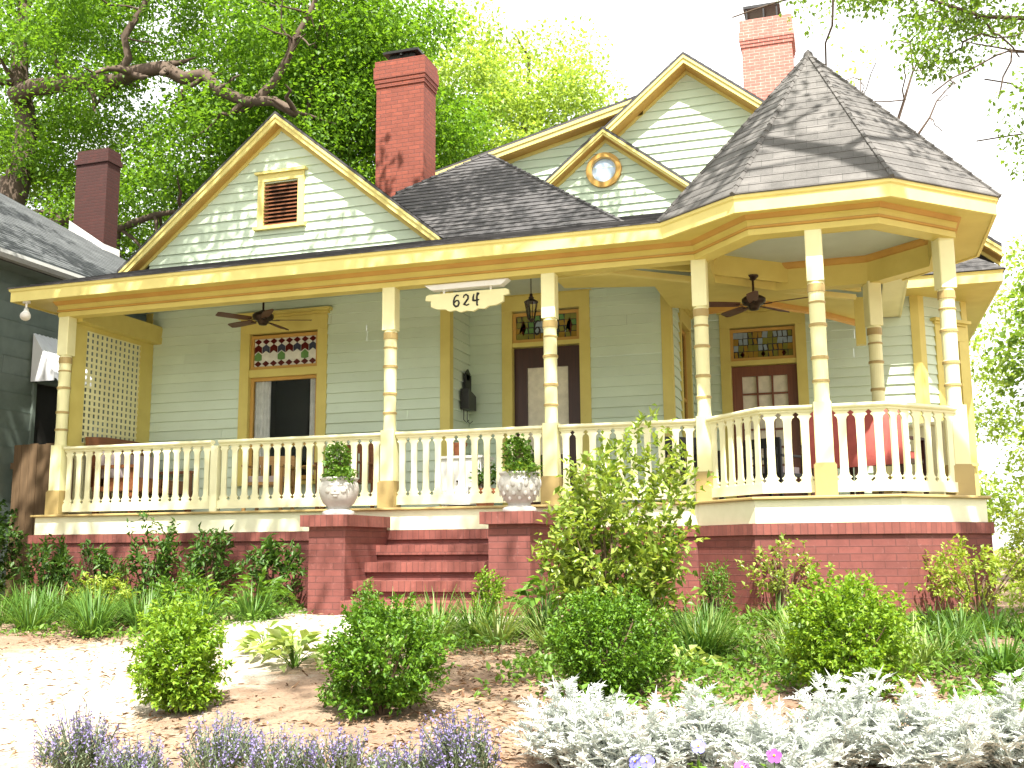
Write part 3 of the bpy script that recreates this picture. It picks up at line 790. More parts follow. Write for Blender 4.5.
# lattice screen at the porch end
mb = MB(); x = -8.33
mb.box(x - .02, x + .02, .10, .36, .9, 2.60, 1); mb.box(x - .02, x + .02, 1.50, 1.78, 0, 2.60, 1); mb.box(x - .02, x + .02, .36, 1.50, 2.50, 2.60, 1); mb.box(x - .02, x + .02, .36, 1.5, .885, .97, 1)
n = 12
for i in range(n + 1):
    y = .36 + 1.14 * i / n; mb.box(x - .006, x + .003, y - .026, y + .026, .97, 2.50)
for i in range(19):
    z = .97 + 1.53 * (i + .0) / 18; mb.box(x + .003, x + .012, .36, 1.50, z - .016, z + .016)
H(mb, 'lattice_screen', ['cream', 'yellow'])
mb = MB(); mb.box(x - .08, x + .16, .085, 1.79, 2.56, 2.82); H(mb, 'lattice_beam', 'yellow')

# roofs
mb = MB()
s = .35; ry = lambda y: 2.955 + s * (y + .43)
shingles(mb, (-8.96, -.43, 2.955), (-.30, -.43, 2.955), (-.30, 1.95, ry(1.95)), (-8.96, 1.95, ry(1.95)))
shingles(mb, (-3.55, 1.95, ry(1.95)), (.95, 1.95, ry(1.95)), (.95, 4.8, ry(4.8)), (-3.55, 4.8, ry(4.8)))
mb.quad((-.30, -.43, 2.955), (.95, -.43, 2.955), (.95, 1.95, ry(1.95)), (-.30, 1.95, ry(1.95)))
shingles(mb, (2.27, 2.2, 2.935), (2.27, 5.0, 2.935), (.95, 5.0, 4.62), (.95, 1.6, 3.8))
mb.quad((-8.96, -.43, 2.945), (-8.96, 1.95, 2.945), (-8.96, 1.95, ry(1.95)), (-8.96, -.43, 2.957))
mb.box(-8.96, -.30, -.435, -.40, 2.945, 2.957)
H(mb, 'porch_roof', 'roof')
TA = (1.24, .66, 5.10)
TE = offset([(-.33, -.40), (.50, -1.04), (1.95, -1.06), (2.97, -.11), (2.97, 1.50), (2.1, 2.5), (.5, 2.5), (-.45, 1.6)], .035, True)
mb = MB()
for i in range(8):
    a, b = TE[i], TE[(i + 1) % 8]; shingles(mb, (*a, 2.95), (*b, 2.95), TA, TA)
    e0 = np.array([*a, 2.95]); t = np.array(TA); n = 22   # hip caps
    for k in range(n):
        p, q = e0 + (t - e0) * k / n, e0 + (t - e0) * (k + 1.15) / n
        mb.tube([p + (0, 0, .004), q], [.03, .022], 5)
mb.sweep(TE, [(-.02, 2.946), (.0, 2.946), (.0, 2.965), (-.02, 2.965)], closed=True)
tr = H(mb, 'turret_roof', 'turretroof')
mb = MB(); mb.lathe([(.07, TA[2] - .08), (.05, TA[2] + .02), (.012, TA[2] + .06)], TA[0], TA[1], 8); sub(mb, 'roof_cap', 'turretroof', tr)

def gable_roof(name, pts, y0, y1, mat='roof', th=.045):
    """pts: roofline (x,z) left to right, run back from y0 to y1"""
    mb = MB()
    for (xa, za), (xb, zb) in zip(pts[:-1], pts[1:]):
        if zb > za: shingles(mb, (xa, y1, za), (xa, y0, za), (xb, y0, zb), (xb, y1, zb))
        else: shingles(mb, (xb, y0, zb), (xb, y1, zb), (xa, y1, za), (xa, y0, za))
        mb.extr([(xa, za - .002), (xb, zb - .002), (xb, zb - th), (xa, za - th)], (0, y0, 0), (1, 0, 0), (0, 0, 1), (0, y1 - y0, 0))
    return H(mb, name, mat)
def rakes(par_name, pts, y0, yw, h=.17, soff='orange'):
    """bargeboards, soffit and frieze following a roofline"""
    mb = MB(); k = len(pts)
    for i in range(k - 1):
        (xa, za), (xb, zb) = pts[i], pts[i + 1]; q = .05
        P = lambda d0, d1: [(xa, za - d0), (xb, zb - d0), (xb, zb - d1), (xa, za - d1)]
        mb.extr(P(.047, h), (0, y0, 0), (1, 0, 0), (0, 0, 1), (0, .03, 0), 0)
        mb.extr(P(.042, .042 + .05), (0, y0 - .018, 0), (1, 0, 0), (0, 0, 1), (0, .0175, 0), 0)
        mb.extr(P(h - .012, h + .012), (0, y0 + .031, 0), (1, 0, 0), (0, 0, 1), (0, yw - y0 - .031, 0), 1)
        mb.extr(P(h + .013, h + .07), (0, yw - .045, 0), (1, 0, 0), (0, 0, 1), (0, .04, 0), 2)
    return H(mb, par_name, ['fascia', soff, 'yellow'])

# front gable with louvred vent
G1 = [(-8.87, 3.70), (-6.25, 5.86), (-3.48, 3.585)]
gable_roof('front_gable_roof', G1, 1.58, 6.5)
rakes('front_gable_rake', G1, 1.60, 1.80)
mb = MB(); V0 = (-6.50, -5.94, 4.20, 4.84)
siding(mb, (-8.45, 1.79), (-3.6, 1.79), 3.3, 5.68, [(V0[0] + 8.45, V0[1] + 8.45, V0[2], V0[3])], lambda z: (max(0, 8.45 - 6.25 - (5.69 - z) / .82), min(4.85, 8.45 - 6.25 + (5.69 - z) / .82)))
H(mb, 'front_gable_wall', 'gable')
mb = MB(); y = 1.79
mb.box(V0[0] - .10, V0[0], y - .045, y + .1, V0[2] - .02, V0[3] + .02, 0); mb.box(V0[1], V0[1] + .10, y - .045, y + .1, V0[2] - .02, V0[3] + .02, 0)
mb.box(V0[0] - .10, V0[1] + .10, y - .047, y + .1, V0[3] + .021, V0[3] + .13, 0); mb.box(V0[0] - .14, V0[1] + .14, y - .09, y + .02, V0[3] + .132, V0[3] + .165, 0)
mb.box(V0[0] - .14, V0[1] + .14, y - .09, y + .1, V0[2] - .07, V0[2] - .021, 0)
vent = H(mb, 'attic_vent', 'fascia')
mb = MB()
for i in range(11):
    z = V0[2] + .02 + i * .058; mb.add([(V0[0], y - .03, z - .02), (V0[1], y - .03, z - .02), (V0[1], y + .05, z + .03), (V0[0], y + .05, z + .03), (V0[0], y - .03, z - .006), (V0[1], y - .03, z - .006), (V0[1], y + .05, z + .044), (V0[0], y + .05, z + .044)], [(0, 1, 2, 3), (4, 5, 6, 7), (0, 1, 5, 4)])
sub(mb, 'louvres', 'settee', vent)
mb = MB(); mb.box(V0[0] - .02, V0[1] + .02, y + .11, y + .13, V0[2] - .05, V0[3] + .05); sub(mb, 'vent_backing', 'dark', vent)

# entry hip roof
ap = (-3.87, 4.15, 5.83); zb = 3.45; dd = (ap[2] - zb) / .82
q = [(ap[0] - dd, ap[1] - dd, zb), (ap[0] + dd, ap[1] - dd, zb), (ap[0] + dd, ap[1] + dd, zb), (ap[0] - dd, ap[1] + dd, zb)]
mb = MB(); k = 26
hx = lambda z: max(ap[0] - (ap[2] - z) / .82, -6.2 + (5.79 - z) / .82)   # hip above, valley against the gable roof below
for i in range(k):
    za, zc = zb + (ap[2] - zb) * i / k, zb + (ap[2] - zb) * (i + 1) / k
    ya, yc = ap[1] - (ap[2] - za) / .82, ap[1] - (ap[2] - zc) / .82
    xa, xc = ap[0] + (ap[2] - za) / .82, ap[0] + (ap[2] - zc) / .82
    mb.quad((hx(za), ya - .008, za + .01), (xa, ya - .008, za + .01), (xc, yc, zc), (hx(zc), yc, zc))
    mb.quad((hx(za), ya, za - .004), (xa, ya, za - .004), (xa, ya - .008, za + .01), (hx(za), ya - .008, za + .01))
shingles(mb, q[1], q[2], ap, ap); shingles(mb, q[2], q[3], ap, ap)
v = (-4.97, 3.05, 4.93); w_ = (-4.97, 5.25, 4.93); shingles(mb, w_, v, ap, ap)
for e0 in (q[1], q[2], v, w_):
    e0, t = np.array(e0), np.array(ap); k = int(np.linalg.norm(t - e0) / .16)
    for i in range(k): mb.tube([e0 + (t - e0) * i / k + (0, 0, .006), e0 + (t - e0) * (i + 1.1) / k], [.035, .025], 5)
H(mb, 'entry_hip_roof', 'roof')

# rear big gable with a shallow left wing, small gable with round window
G2 = [(-3.3, 5.10), (-.71, 7.23), (3.62, 3.68)]
GW = [(-5.3, 5.71), (-1.42, 6.645)]
gable_roof('main_gable_roof', G2, 4.43, 11.9)
gable_roof('wing_roof', GW, 4.47, 11.9)
rakes('main_gable_rake', G2, 4.45, 4.76)
rakes('wing_rake', GW, 4.485, 4.76)
def lim2(z):
    zz = z + .17
    xr = -.71 + (7.23 - zz) / .82
    xl = -5.3 if zz < 5.71 else (-5.3 + (zz - 5.71) / .241 if zz < 6.64 else -.71 - (7.23 - zz) / .82)
    return (xl + 5.3, min(xr, 2.48) + 5.3)
mb = MB(); siding(mb, (-5.3, 4.75), (2.48, 4.75), 3.28, 7.05, (), lim2); H(mb, 'main_gable_wall', 'gable')
G3 = [(-3.0, 4.96), (-1.87, 5.88), (-.42, 4.72)]
gable_roof('small_gable_roof', G3, 3.73, 4.7)
rakes('small_gable_rake', G3, 3.75, 3.95, .13)
mb = MB(); siding(mb, (-3.0, 3.94), (-.4, 3.94), 4.2, 5.72, (), lambda z: (max(0, 3.0 - 1.87 - (5.74 - z) / .81), min(2.6, 3.0 - 1.87 + (5.74 - z) / .81)), e=.12); H(mb, 'small_gable_wall', 'gable')
mb = MB(); rc = np.array([-1.90, 3.90, 5.24]); n = 32
def ring(mb, r0, r1, ya, yb, m=0):
    vs = []
    for j in range(n):
        c, s_ = math.cos(2 * PI * j / n), math.sin(2 * PI * j / n)
        vs += [(rc[0] + r0 * c, ya, rc[2] + r0 * s_), (rc[0] + r1 * c, ya, rc[2] + r1 * s_), (rc[0] + r1 * c, yb, rc[2] + r1 * s_), (rc[0] + r0 * c, yb, rc[2] + r0 * s_)]
    mb.add(vs, [(4 * j + k, 4 * ((j + 1) % n) + k, 4 * ((j + 1) % n) + (k + 1) % 4, 4 * j + (k + 1) % 4) for j in range(n) for k in range(4)], m)
ring(mb, .205, .275, 3.87, 3.95); rw = H(mb, 'round_window', 'orange')
mb = MB(); ring(mb, .185, .206, 3.88, 3.94); sub(mb, 'inner_ring', 'tan', rw)
mb = MB(); mb.add([(rc[0] + .19 * math.cos(2 * PI * j / n), 3.915, rc[2] + .19 * math.sin(2 * PI * j / n)) for j in range(n)], [tuple(range(n))]); sub(mb, 'pane', 'skyglass', rw)

# right bay eave
bay = [(1.95, 4.12), (3.56, 4.12), (3.56, 12)]
mb = MB(); mb.sweep(bay, [(0, 3.08), (0, 3.22), (.02, 3.235), (-.03, 3.235), (-.03, 3.08)], m=0)
mb.add([(1.95, 4.14, 3.085), (3.54, 4.14, 3.085), (3.54, 12, 3.085), (3.12, 12, 3.09), (3.12, 5.35, 3.09), (2.45, 4.7, 3.09), (1.95, 4.7, 3.09)], [tuple(range(7))], 1)
H(mb, 'bay_eave', ['fascia', 'yellow'])
mb = MB(); shingles(mb, (1.6, 4.09, 3.245), (3.6, 4.09, 3.245), (2.9, 4.79, 3.82), (1.6, 4.79, 3.82)); shingles(mb, (3.6, 4.09, 3.245), (3.6, 12, 3.245), (2.9, 12, 3.82), (2.9, 4.79, 3.82)); H(mb, 'bay_roof', 'roof')

# chimneys
def chimney(name, x0, x1, y0, y1, z0, z1, mat, cap=.45, fl=.07, label=None):
    mb = MB(); mb.box(x0, x1, y0, y1, z0, z1 - cap)
    for k, (o, a, b) in enumerate(((fl * .4, 0, .07), (fl * .7, .07, .14), (fl, .14, .34), (fl * .6, .34, cap))):
        mb.box(x0 - o, x1 + o, y0 - o, y1 + o, z1 - cap + a + .001, z1 - cap + b)
    return H(mb, name, mat, label=label)
ch = chimney('chimney', -5.57, -4.74, 3.55, 4.06, 3.4, 7.40, 'chimbrick', .45, .04, label='tall dark red brick chimney beside the front gable')
mb = MB(); mb.box(-5.40, -4.95, 3.64, 3.98, 7.40, 7.52); mb.box(-5.48, -4.86, 3.58, 4.04, 7.54, 7.58); mb.tube([(-5.17, 3.62, 7.5), (-5.17, 3.62, 7.56)], .03, 6); sub(mb, 'flue_cover', 'black', ch)
ch = chimney('chimney', -.25, .76, 10, 10.8, 4, 10.45, 'glarebrick', .6, .05, label='rear brick chimney painted pale as in glare above the main gable')
mb = MB(); mb.box(-.2, .55, 10.1, 10.7, 10.77, 10.83); [mb.box(a, a + .03, b, b + .03, 10.45, 10.77) for a in (-.15, .2, .47) for b in (10.12, 10.65)]; sub(mb, 'flue_cover', 'iron', ch)

# steps and piers
mb = MB(); x0, x1 = -3.57, -2.0
tops = [(-.42, -.50), (-.60, -.78), (-.79, -1.06), (-.98, -1.34)]
for z, y in tops: mb.box(x0, x1, y, -.21, z - .105, z, 1); mb.box(x0 + .002, x1 - .002, y + .035, -.212, z - .6, z - .105, 0)
H(mb, 'brick_steps', ['brick', 'rowlock'])
def pier(xa, xb, label):
    mb = MB(); mb.box(xa, xb, -1.25, -.22, -1.6, -.225); o = H(mb, 'step_pier', 'brick', label=label)
    mb = MB(); mb.box(xa - .07, xb + .05, -1.32, -.24, -.225, -.105); sub(mb, 'pier_cap', 'rowlock', o)
pier(-3.99, -3.57, None); pier(-2.0, -1.57, None)

# ------------------------------------------------------------------ things on and around the porch
# house number board
t = thing('number_sign', 'cream scalloped house number board reading 624 hung under the porch beam', 'sign', (-2.69, 0.02, 2.22), 0)
mb = MB(); pts = [(-.43, .26), (.43, .30)]
top = [(.51, .255), (.52, .20), (.45, .19), (.45, .12), (.40, .10)]
sc = []
for i in range(9):
    x = .34 - i * .085; sc += [(x, .06 if i % 2 else .085)]
poly = [(.47, .27)] + top + [(.36, .085), (.27, .08), (.22, .05), (.14, .06), (.08, .03), (0, .045), (-.08, .03), (-.14, .06), (-.22, .05), (-.27, .08), (-.36, .085)] + [(-a, b) for a, b in top[::-1]] + [(-.47, .27)]
mb.extr(poly, (0, -.02, 0), (1, 0, 0), (0, 0, 1), (0, .04, 0)); mb.build('board', 'cream', t)
mb = MB(); mb.extr([(-.43, .31), (.43, .31), (.52, .375), (-.52, .375)], (0, -.06, 0), (1, 0, 0), (0, 0, 1), (0, .12, 0)); mb.box(-.3, -.28, -.01, .01, .26, .32); mb.box(.28, .3, -.01, .01, .26, .32); mb.build('crown_board', 'white', t)
mb = MB(); number(mb, lambda a, d, b: (-.17 + a, -.022, .10 + b), .135, .085, .035, .010); mb.build('numerals', 'digit', t)

def fan(loc, rz, label, drop, bl):
    t = thing('ceiling_fan', label, 'ceiling fan', loc, rz, 'porch ceiling fans')
    mb = MB(); mb.lathe([(.0, -.10), (.05, -.10), (.07, -.07), (.075, -.05), (.12, -.03), (.14, .0), (.14, .035), (.10, .065), (.05, .085), (.03, .10)], n=24); mb.build('motor', 'bronze', t, True)
    mb = MB(); mb.tube([(0, 0, .09), (0, 0, drop)], .014, 8); mb.lathe([(.02, drop - .06), (.065, drop - .02), (.07, drop)], n=16); mb.build('downrod', 'bronze', t)
    for k in range(5):
        a = 2 * PI * k / 5; c, s_ = math.cos(a), math.sin(a); mb = MB()
        rows = [(.17, .045), (.24, .055), (.45, .068), (.60, .066), (.645, .04)]; vs = []
        for zz in (.0, -.008):
            for r, hw in rows:
                for sg in (-1, 1): vs.append((r * c - sg * hw * s_, r * s_ + sg * hw * c, -.03 + zz + sg * .013))
        n_ = len(rows); fs = [(2 * i, 2 * i + 1, 2 * i + 3, 2 * i + 2) for i in range(n_ - 1)] + [(2 * n_ + 2 * i, 2 * n_ + 2 * i + 1, 2 * n_ + 2 * i + 3, 2 * n_ + 2 * i + 2) for i in range(n_ - 1)]
        rim = [2 * i for i in range(n_)] + [2 * i + 1 for i in range(n_)][::-1]
        fs += [(rim[i], rim[(i + 1) % len(rim)], 2 * n_ + rim[(i + 1) % len(rim)], 2 * n_ + rim[i]) for i in range(len(rim))]
        mb.add(vs, fs); mb.build('blade', 'fanwood', t)
        mb = MB(); mb.box(.0, .1, -.012, .012, -.045, -.036); me_o = mb.build('blade_arm', 'bronze', t)
        me_o.location = (.12 * c, .12 * s_, 0); me_o.rotation_euler = (0, 0, a)
    return t
fan((-5.90, .85, 2.60), .35, 'bronze ceiling fan hung close to the porch ceiling before the front window', .45, 5)
fan((.46, 1.28, 2.40), 1.0, 'bronze ceiling fan on a downrod before the small paned door', .32, 5)

t = thing('hanging_lantern', 'small bronze glass lantern hanging before the front door transom', 'lantern', (-2.15, .8, 2.27))
mb = MB(); mb.tube([(0, 0, .33), (0, 0, .78)], .006, 6); mb.lathe([(.02, .77), (.045, .79)], n=12); mb.build('stem', 'bronze', t)
mb = MB(); mb.lathe([(.004, .34), (.02, .33), (.02, .30), (.035, .285), (.03, .27), (.085, .235), (.09, .225), (.075, .225)], n=12); mb.lathe([(.0, -.03), (.015, -.02), (.03, 0), (.045, .01), (.045, .02)], n=12)
for k in range(6):
    a = PI / 3 * k; mb.tube([(.045 * math.cos(a), .045 * math.sin(a), .02), (.08 * math.cos(a), .08 * math.sin(a), .225)], .005, 4)
mb.build('cage', 'bronze', t)
mb = MB(); mb.lathe([(.040, .02), (.073, .22)], n=6, cap=False); mb.build('glass_panes', 'glass', t)

t = thing('mailbox', 'black wall mailbox with newspaper hooks in the entry recess', 'mailbox', (-3.58, 2.28, 1.42))
mb = MB(); mb.extr([(0, 0), (.30, 0), (.30, .28), (.0, .20)], (0, .17, 0), (0, -1, 0), (0, 0, 1), (.12, 0, 0)); mb.build('box', 'iron', t)
mb = MB(); mb.box(0, .04, -.02, .19, .22, .5); mb.extr([(-.06, 0), (.06, 0), (.09, .1), (0, .16), (-.09, .1)], (.02, .07, .42), (0, 1, 0), (0, 0, 1), (.02, 0, 0)); mb.build('back_plate', 'black', t)
for y in (-.06, .08):
    mb = MB(); mb.tube([(.02, y, 0), (.02, y, -.14), (.06, y, -.18), (.10, y, -.15)], .006, 5); mb.build('hook', 'iron', t)

t = thing('floodlight', 'small white floodlight under the left eave corner', 'floodlight', (-8.72, -.33, 2.76))
mb = MB(); mb.lathe([(.05, 0), (.05, .03)], n=14); mb.tube([(0, 0, 0), (.01, -.01, -.08), (.05, -.03, -.10)], .014, 8); mb.build('bracket', 'white', t)
mb = MB(); mb.tube([(.02, -.02, -.09), (.05, -.05, -.13), (.09, -.10, -.19), (.105, -.12, -.21)], [.028, .034, .062, .066], 14); mb.build('lamp_head', 'white', t, True)

def urn(loc, label, face):
    t = thing('garden_urn', label, 'urn', loc, 0, 'stone urns on the step piers')
    prof = [(.17, 0), (.175, .02), (.165, .045), (.13, .06), (.11, .075), (.12, .09), (.165, .13), (.20, .20), (.215, .28), (.205, .34), (.19, .365), (.205, .38), (.21, .40), (.19, .405), (.17, .39), (.16, .34)]
    mb = MB(); mb.lathe(prof, n=28, cap=False); mb.lathe([(.16, .34), (.0, .35)], n=28, cap=False); mb.lathe([(.17, 0), (0, 0)], n=28, cap=False)
    mb.build('bowl', 'stone', t, True)
    mb = MB()
    def lump(a, z, r, sx=1, sy=1):
        rad = float(np.interp(z, [q[1] for q in prof[5:10]], [q[0] for q in prof[5:10]]))
        vs = []; n_ = 8
        for i in range(5):
            ph = PI * i / 8
            for j in range(n_):
                th = 2 * PI * j / n_; da = r * sx * math.cos(th) * math.cos(ph) / rad; dz = r * sy * math.sin(th) * math.cos(ph)
                rr = rad - .004 + r * .45 * math.sin(ph); vs.append((rr * math.cos(a + da), rr * math.sin(a + da), z + dz))
        mb.add(vs, [(i * n_ + j, i * n_ + (j + 1) % n_, (i + 1) * n_ + (j + 1) % n_, (i + 1) * n_ + j) for i in range(4) for j in range(n_)])
    f = -PI / 2 + .28
    if face:
        for da, z, r, sx, sy in ((-.22, .315, .03, 1.4, .6), (.22, .315, .03, 1.4, .6), (0, .275, .022, .8, 1.6), (0, .225, .035, 1.5, .5), (-.42, .26, .035, 1, 1), (.42, .26, .035, 1, 1), (0, .20, .03, 1, .6)): lump(f + da, z, r, sx, sy)
    else:
        for k in range(10):
            for j in range(4): lump(2 * PI * (k + .5 * (j % 2)) / 10, .14 + j * .05, .024 + .004 * j, .8, 1.3)
    mb.build('relief', 'stone', t, True)
    return t
urn((-3.79, -.98, -.105), 'grey stone urn with a carved face on the left step pier', True)
urn((-1.76, -.98, -.105), 'grey stone urn with raised scrolls on the right step pier', False)
def urn_plant(x, y, z, label, seed):
    t = thing('potted_plant', label, 'plant', (x, y, z), 0)
    n = 560; u = rdir(n); P = u * rng.uniform(.3, 1, (n, 1)) ** .5 * np.array([.15, .15, .20]) + np.array([-.02, 0, .22])
    n2 = 300; q = rdir(n2) * rng.uniform(.4, 1, (n2, 1)) * np.array([.20, .18, .09]) + np.array([.06, -.08, .05]); P = np.concatenate([P, q])
    V, F = leaves(P, rdir(len(P)) + np.array([0, -.3, .3]), rng.uniform(.03, .06, len(P)), rng.uniform(.025, .045, len(P)))
    link('foliage', fast_mesh('foliage', V, F, 'lf_mid'), t)
    V, F = leaves(q[::4] + np.array([.0, -.02, -.02]), rdir(len(q[::4])), .05, .04); link('foliage', fast_mesh('foliage', V, F, 'lf_yel' if seed else 'lf_box'), t)
    mb = MB(); [mb.tube([(0, 0, -.08), p * np.array([.4, .4, .6]), p], [.005, .004, .002], 4) for p in P[:18]]; mb.build('stems', 'twig', t)
urn_plant(-3.79, -.98, .27, 'bushy green plant growing in the urn with a carved face', 0)
urn_plant(-1.76, -.98, .27, 'leafy plant with yellowing leaves in the right pier urn', 1)

# porch furniture
def cushion(mb, x0, x1, y0, y1, z0, z1):
    c = .03; mb.prism([(x0 + c, y0), (x1 - c, y0), (x1, y0 + c), (x1, y1 - c), (x1 - c, y1), (x0 + c, y1), (x0, y1 - c), (x0, y0 + c)], z0, z1)
t = thing('porch_settee', 'brown wooden settee with pinkish grey cushions by the lattice screen', 'settee', (-7.82, 1.05, 0), PI / 2)
mb = MB(); mb.box(-.66, .66, -.33, .30, .32, .38); mb.build('seat', 'settee', t)
mb = MB(); mb.extr([(-.66, .38), (.66, .38), (.66, 1.05), (.3, 1.08), (-.3, 1.08), (-.66, 1.05)], (0, .28, 0), (1, 0, 0), (0, .12, 1), (0, .05, 0)); mb.build('backrest', 'settee', t)
for x, y in ((-.61, -.3), (.61, -.3), (-.61, .27), (.61, .27)):
    mb = MB(); mb.bbox(x - .035, x + .035, y - .035, y + .035, 0, .62 if y < 0 else .6); mb.build('leg', 'settee', t)
for x in (-.63, .63):
    mb = MB(); mb.box(x - .05, x + .05, -.36, .28, .62, .66); mb.build('armrest', 'settee', t)
for x in (-.3, .3):
    mb = MB(); cushion(mb, x - .28, x + .28, -.32, .22, .38, .50); mb.build('seat_cushion', 'settee', t)
    mb = MB(); mb.extr([(x - .27, .50), (x + .27, .50), (x + .27, .86), (x - .27, .86)], (0, .12, 0), (1, 0, 0), (0, .12, 1), (0, .11, 0)); mb.build('back_cushion', 'cushion', t)

def chair(loc, rz, label, frame='settee', cush=None, group='porch armchairs', back=.95):
    t = thing('porch_chair', label, 'chair', loc, rz, group)
    mb = MB(); mb.box(-.26, .26, -.26, .26, .38, .42); mb.build('seat', frame, t)
    for x, y in ((-.25, -.24), (.25, -.24), (-.25, .25), (.25, .25)):
        mb = MB(); mb.bbox(x - .022, x + .022, y - .022, y + .022, 0, .62 if y < 0 else back - .02); mb.build('leg', frame, t)
    mb = MB(); mb.box(-.26, .26, .235, .262, back - .12, back)
    for k in range(6): mb.box(-.21 + k * .078, -.175 + k * .078, .24, .257, .42, back - .12)
    mb.build('backrest', frame, t)
    for x in (-.25, .25):
        mb = MB(); mb.box(x - .035, x + .035, -.28, .26, .62, .645); mb.build('armrest', frame, t)
    if cush:
        mb = MB(); cushion(mb, -.22, .22, -.22, .22, .42, .50); mb.build('seat_cushion', cush, t)
        if cush == 'redcloth':
            mb = MB(); vs = []; n_ = 14
            for i in range(n_ + 1):
                x = -.31 + .62 * i / n_; f = .02 * math.sin(i * 1.9)
                vs += [(x, .20 + f, .48), (x, .22 + f, back + .02), (x, .30 - f, back + .02), (x, .31 + f, .35)]
            mb.add(vs, [(4 * i + k, 4 * i + k + 1, 4 * i + k + 5, 4 * i + k + 4) for i in range(n_) for k in range(3)]); mb.build('draped_cloth', 'redcloth', t, True)
    return t
chair((-4.75, 1.05, 0), -.3, 'brown slatted armchair between the front window and the second column', back=.9)
chair((-5.95, 1.2, 0), .2, 'honey brown armchair with a pale cushion below the front window', 'pine', 'cushion', back=.8)
chair((-.35, 1.3, 0), .7, 'dark iron chair behind the railing by the turret column', 'black', None, back=.85)
chair((.55, 2.3, 0), 2.6, 'dark iron chair before the small paned door', 'black', 'cushion', back=.85)
chair((1.25, .75, 0), PI + .2, 'chair draped in red cloth at the middle of the turret', 'door', 'redcloth', 'red draped turret chairs', back=.95)
chair((1.85, .55, 0), PI - .5, 'sunlit chair draped in red cloth beside the turret railing', 'door', 'redcloth', 'red draped turret chairs', back=.95)
t = thing('side_table', 'honey wood side table under the front window', 'table', (-5.2, 1.3, 0), .1)
mb = MB(); mb.lathe([(.0, .60), (.28, .60), (.29, .615), (.28, .63), (0, .63)], n=24, cap=False); mb.build('tabletop', 'pine', t)
mb = MB(); mb.lathe([(.16, 0), (.15, .03), (.04, .06), (.03, .3), (.05, .56), (.1, .60)], n=14); mb.build('pedestal', 'pine', t, True)
t = thing('porch_cabinet', 'white painted cabinet against the entry recess corner', 'cabinet', (-3.05, .95, 0), 0)
mb = MB(); mb.box(-.26, .26, -.2, .2, .06, .62); mb.build('body', 'white', t)
mb = MB(); mb.box(-.29, .29, -.23, .22, .62, .65); mb.build('cabinet_top', 'white', t)
for x in (-.13, .13):
    mb = MB(); mb.box(x - .115, x + .115, -.213, -.2005, .1, .58); d_ = mb.build('door', 'white', t)
    mb = MB(); mb.tube([(x * .25, -.213, .34), (x * .25, -.235, .34)], [.008, .014], 8); mb.build('knob', 'bronze', d_)
for x in (-.22, .22):
    mb = MB(); mb.box(x - .03, x + .03, -.18, .18, 0, .06); mb.build('foot', 'white', t)
def pot(loc, label, r, h, mat='terra', leaf='lf_mid', ph=.3):
    t = thing('flowerpot', label, 'flowerpot', loc, 0)
    mb = MB(); mb.lathe([(r * .68, 0), (r * .92, h * .78), (r * 1.02, h * .78), (r * 1.04, h), (r * .92, h), (r * .85, h * .8), (0, h * .8)], n=20); mb.build('pot', mat, t, False)
    if leaf:
        n = 160; P = rdir(n) * rng.uniform(.3, 1, (n, 1)) * np.array([r * 1.3, r * 1.3, ph * .5]) + np.array([0, 0, h + ph * .45])
        V, F = leaves(P, rdir(n) + np.array([0, 0, .6]), rng.uniform(.05, .11, n), rng.uniform(.025, .05, n)); link('foliage', fast_mesh('foliage', V, F, leaf), t)
        mb = MB(); [mb.tube([(0, 0, h * .8), p * .5 + np.array([0, 0, h * .5]), p], .004, 4) for p in P[:10]]; mb.build('stems', 'twig', t)
pot((-3.12, .9, .65), 'small empty terracotta pot on the white cabinet', .09, .17, 'terra', None)
pot((-2.2, .95, 0), 'dark glazed planter with greenery before the front door', .17, .32, 'door', 'lf_mid', .4)
pot((-2.72, .7, 0), 'terracotta planter with low greenery behind the right pier urn', .14, .24, 'terra', 'lf_dark', .3)

# neighbouring house on the left
nb = thing('neighbour_house', 'blue grey shingled neighbouring house with grey hip roof', 'house', (-14, 3, BZ), world=True)
N = lambda mb, name, mats: mb.build(name, mats, nb)
mb = MB(); siding(mb, (-10.4, 8.6), (-10.4, -6.9), -1.1, 3.7, [(8.6 - 2.35, 8.6 - 1.75, .75, 2.1)], e=.27, th=.02); siding(mb, (-10.4, -6.9), (-22, -6.9), -1.1, 3.7, e=.27, th=.02); N(mb, 'wall', 'nbwall')
mb = MB(); mb.quad((-10.42, 8.6, -1.1), (-22, 8.6, -1.1), (-22, 8.6, 3.7), (-10.42, 8.6, 3.7)); N(mb, 'rear_wall', 'nbwall')
yb, yf, s_ = 9.0, -7.4, .64; run = 6.2
cx0, cx1 = -10.0, -22.4
mb = MB(); zt = 3.82 + s_ * run
shingles(mb, (cx0, yf, 3.82), (cx0, yb, 3.82), (cx0 - run, yb - run, zt), (cx0 - run, yf + run, zt))
shingles(mb, (cx0, yb, 3.82), (cx1, yb, 3.82), (cx0 - run, yb - run, zt), (cx0 - run, yb - run, zt))
shingles(mb, (cx1, yf, 3.82), (cx0, yf, 3.82), (cx0 - run, yf + run, zt), (cx0 - run, yf + run, zt))
shingles(mb, (cx1, yb, 3.82), (cx1, yf, 3.82), (cx0 - run, yf + run, zt), (cx0 - run, yb - run, zt))
rf = N(mb, 'roof', 'nbroof')
mb = MB(); mb.box(-13.6, -12.82, 6, 6.4, 4.5, 7.5); mb.box(-13.63, -12.79, 5.97, 6.43, 7.501, 7.62); mb.box(-13.6, -12.82, 6.0, 6.4, 7.621, 7.8); c_ = mb.build('chimney', 'maroon', rf, False, (0, 0, 0))
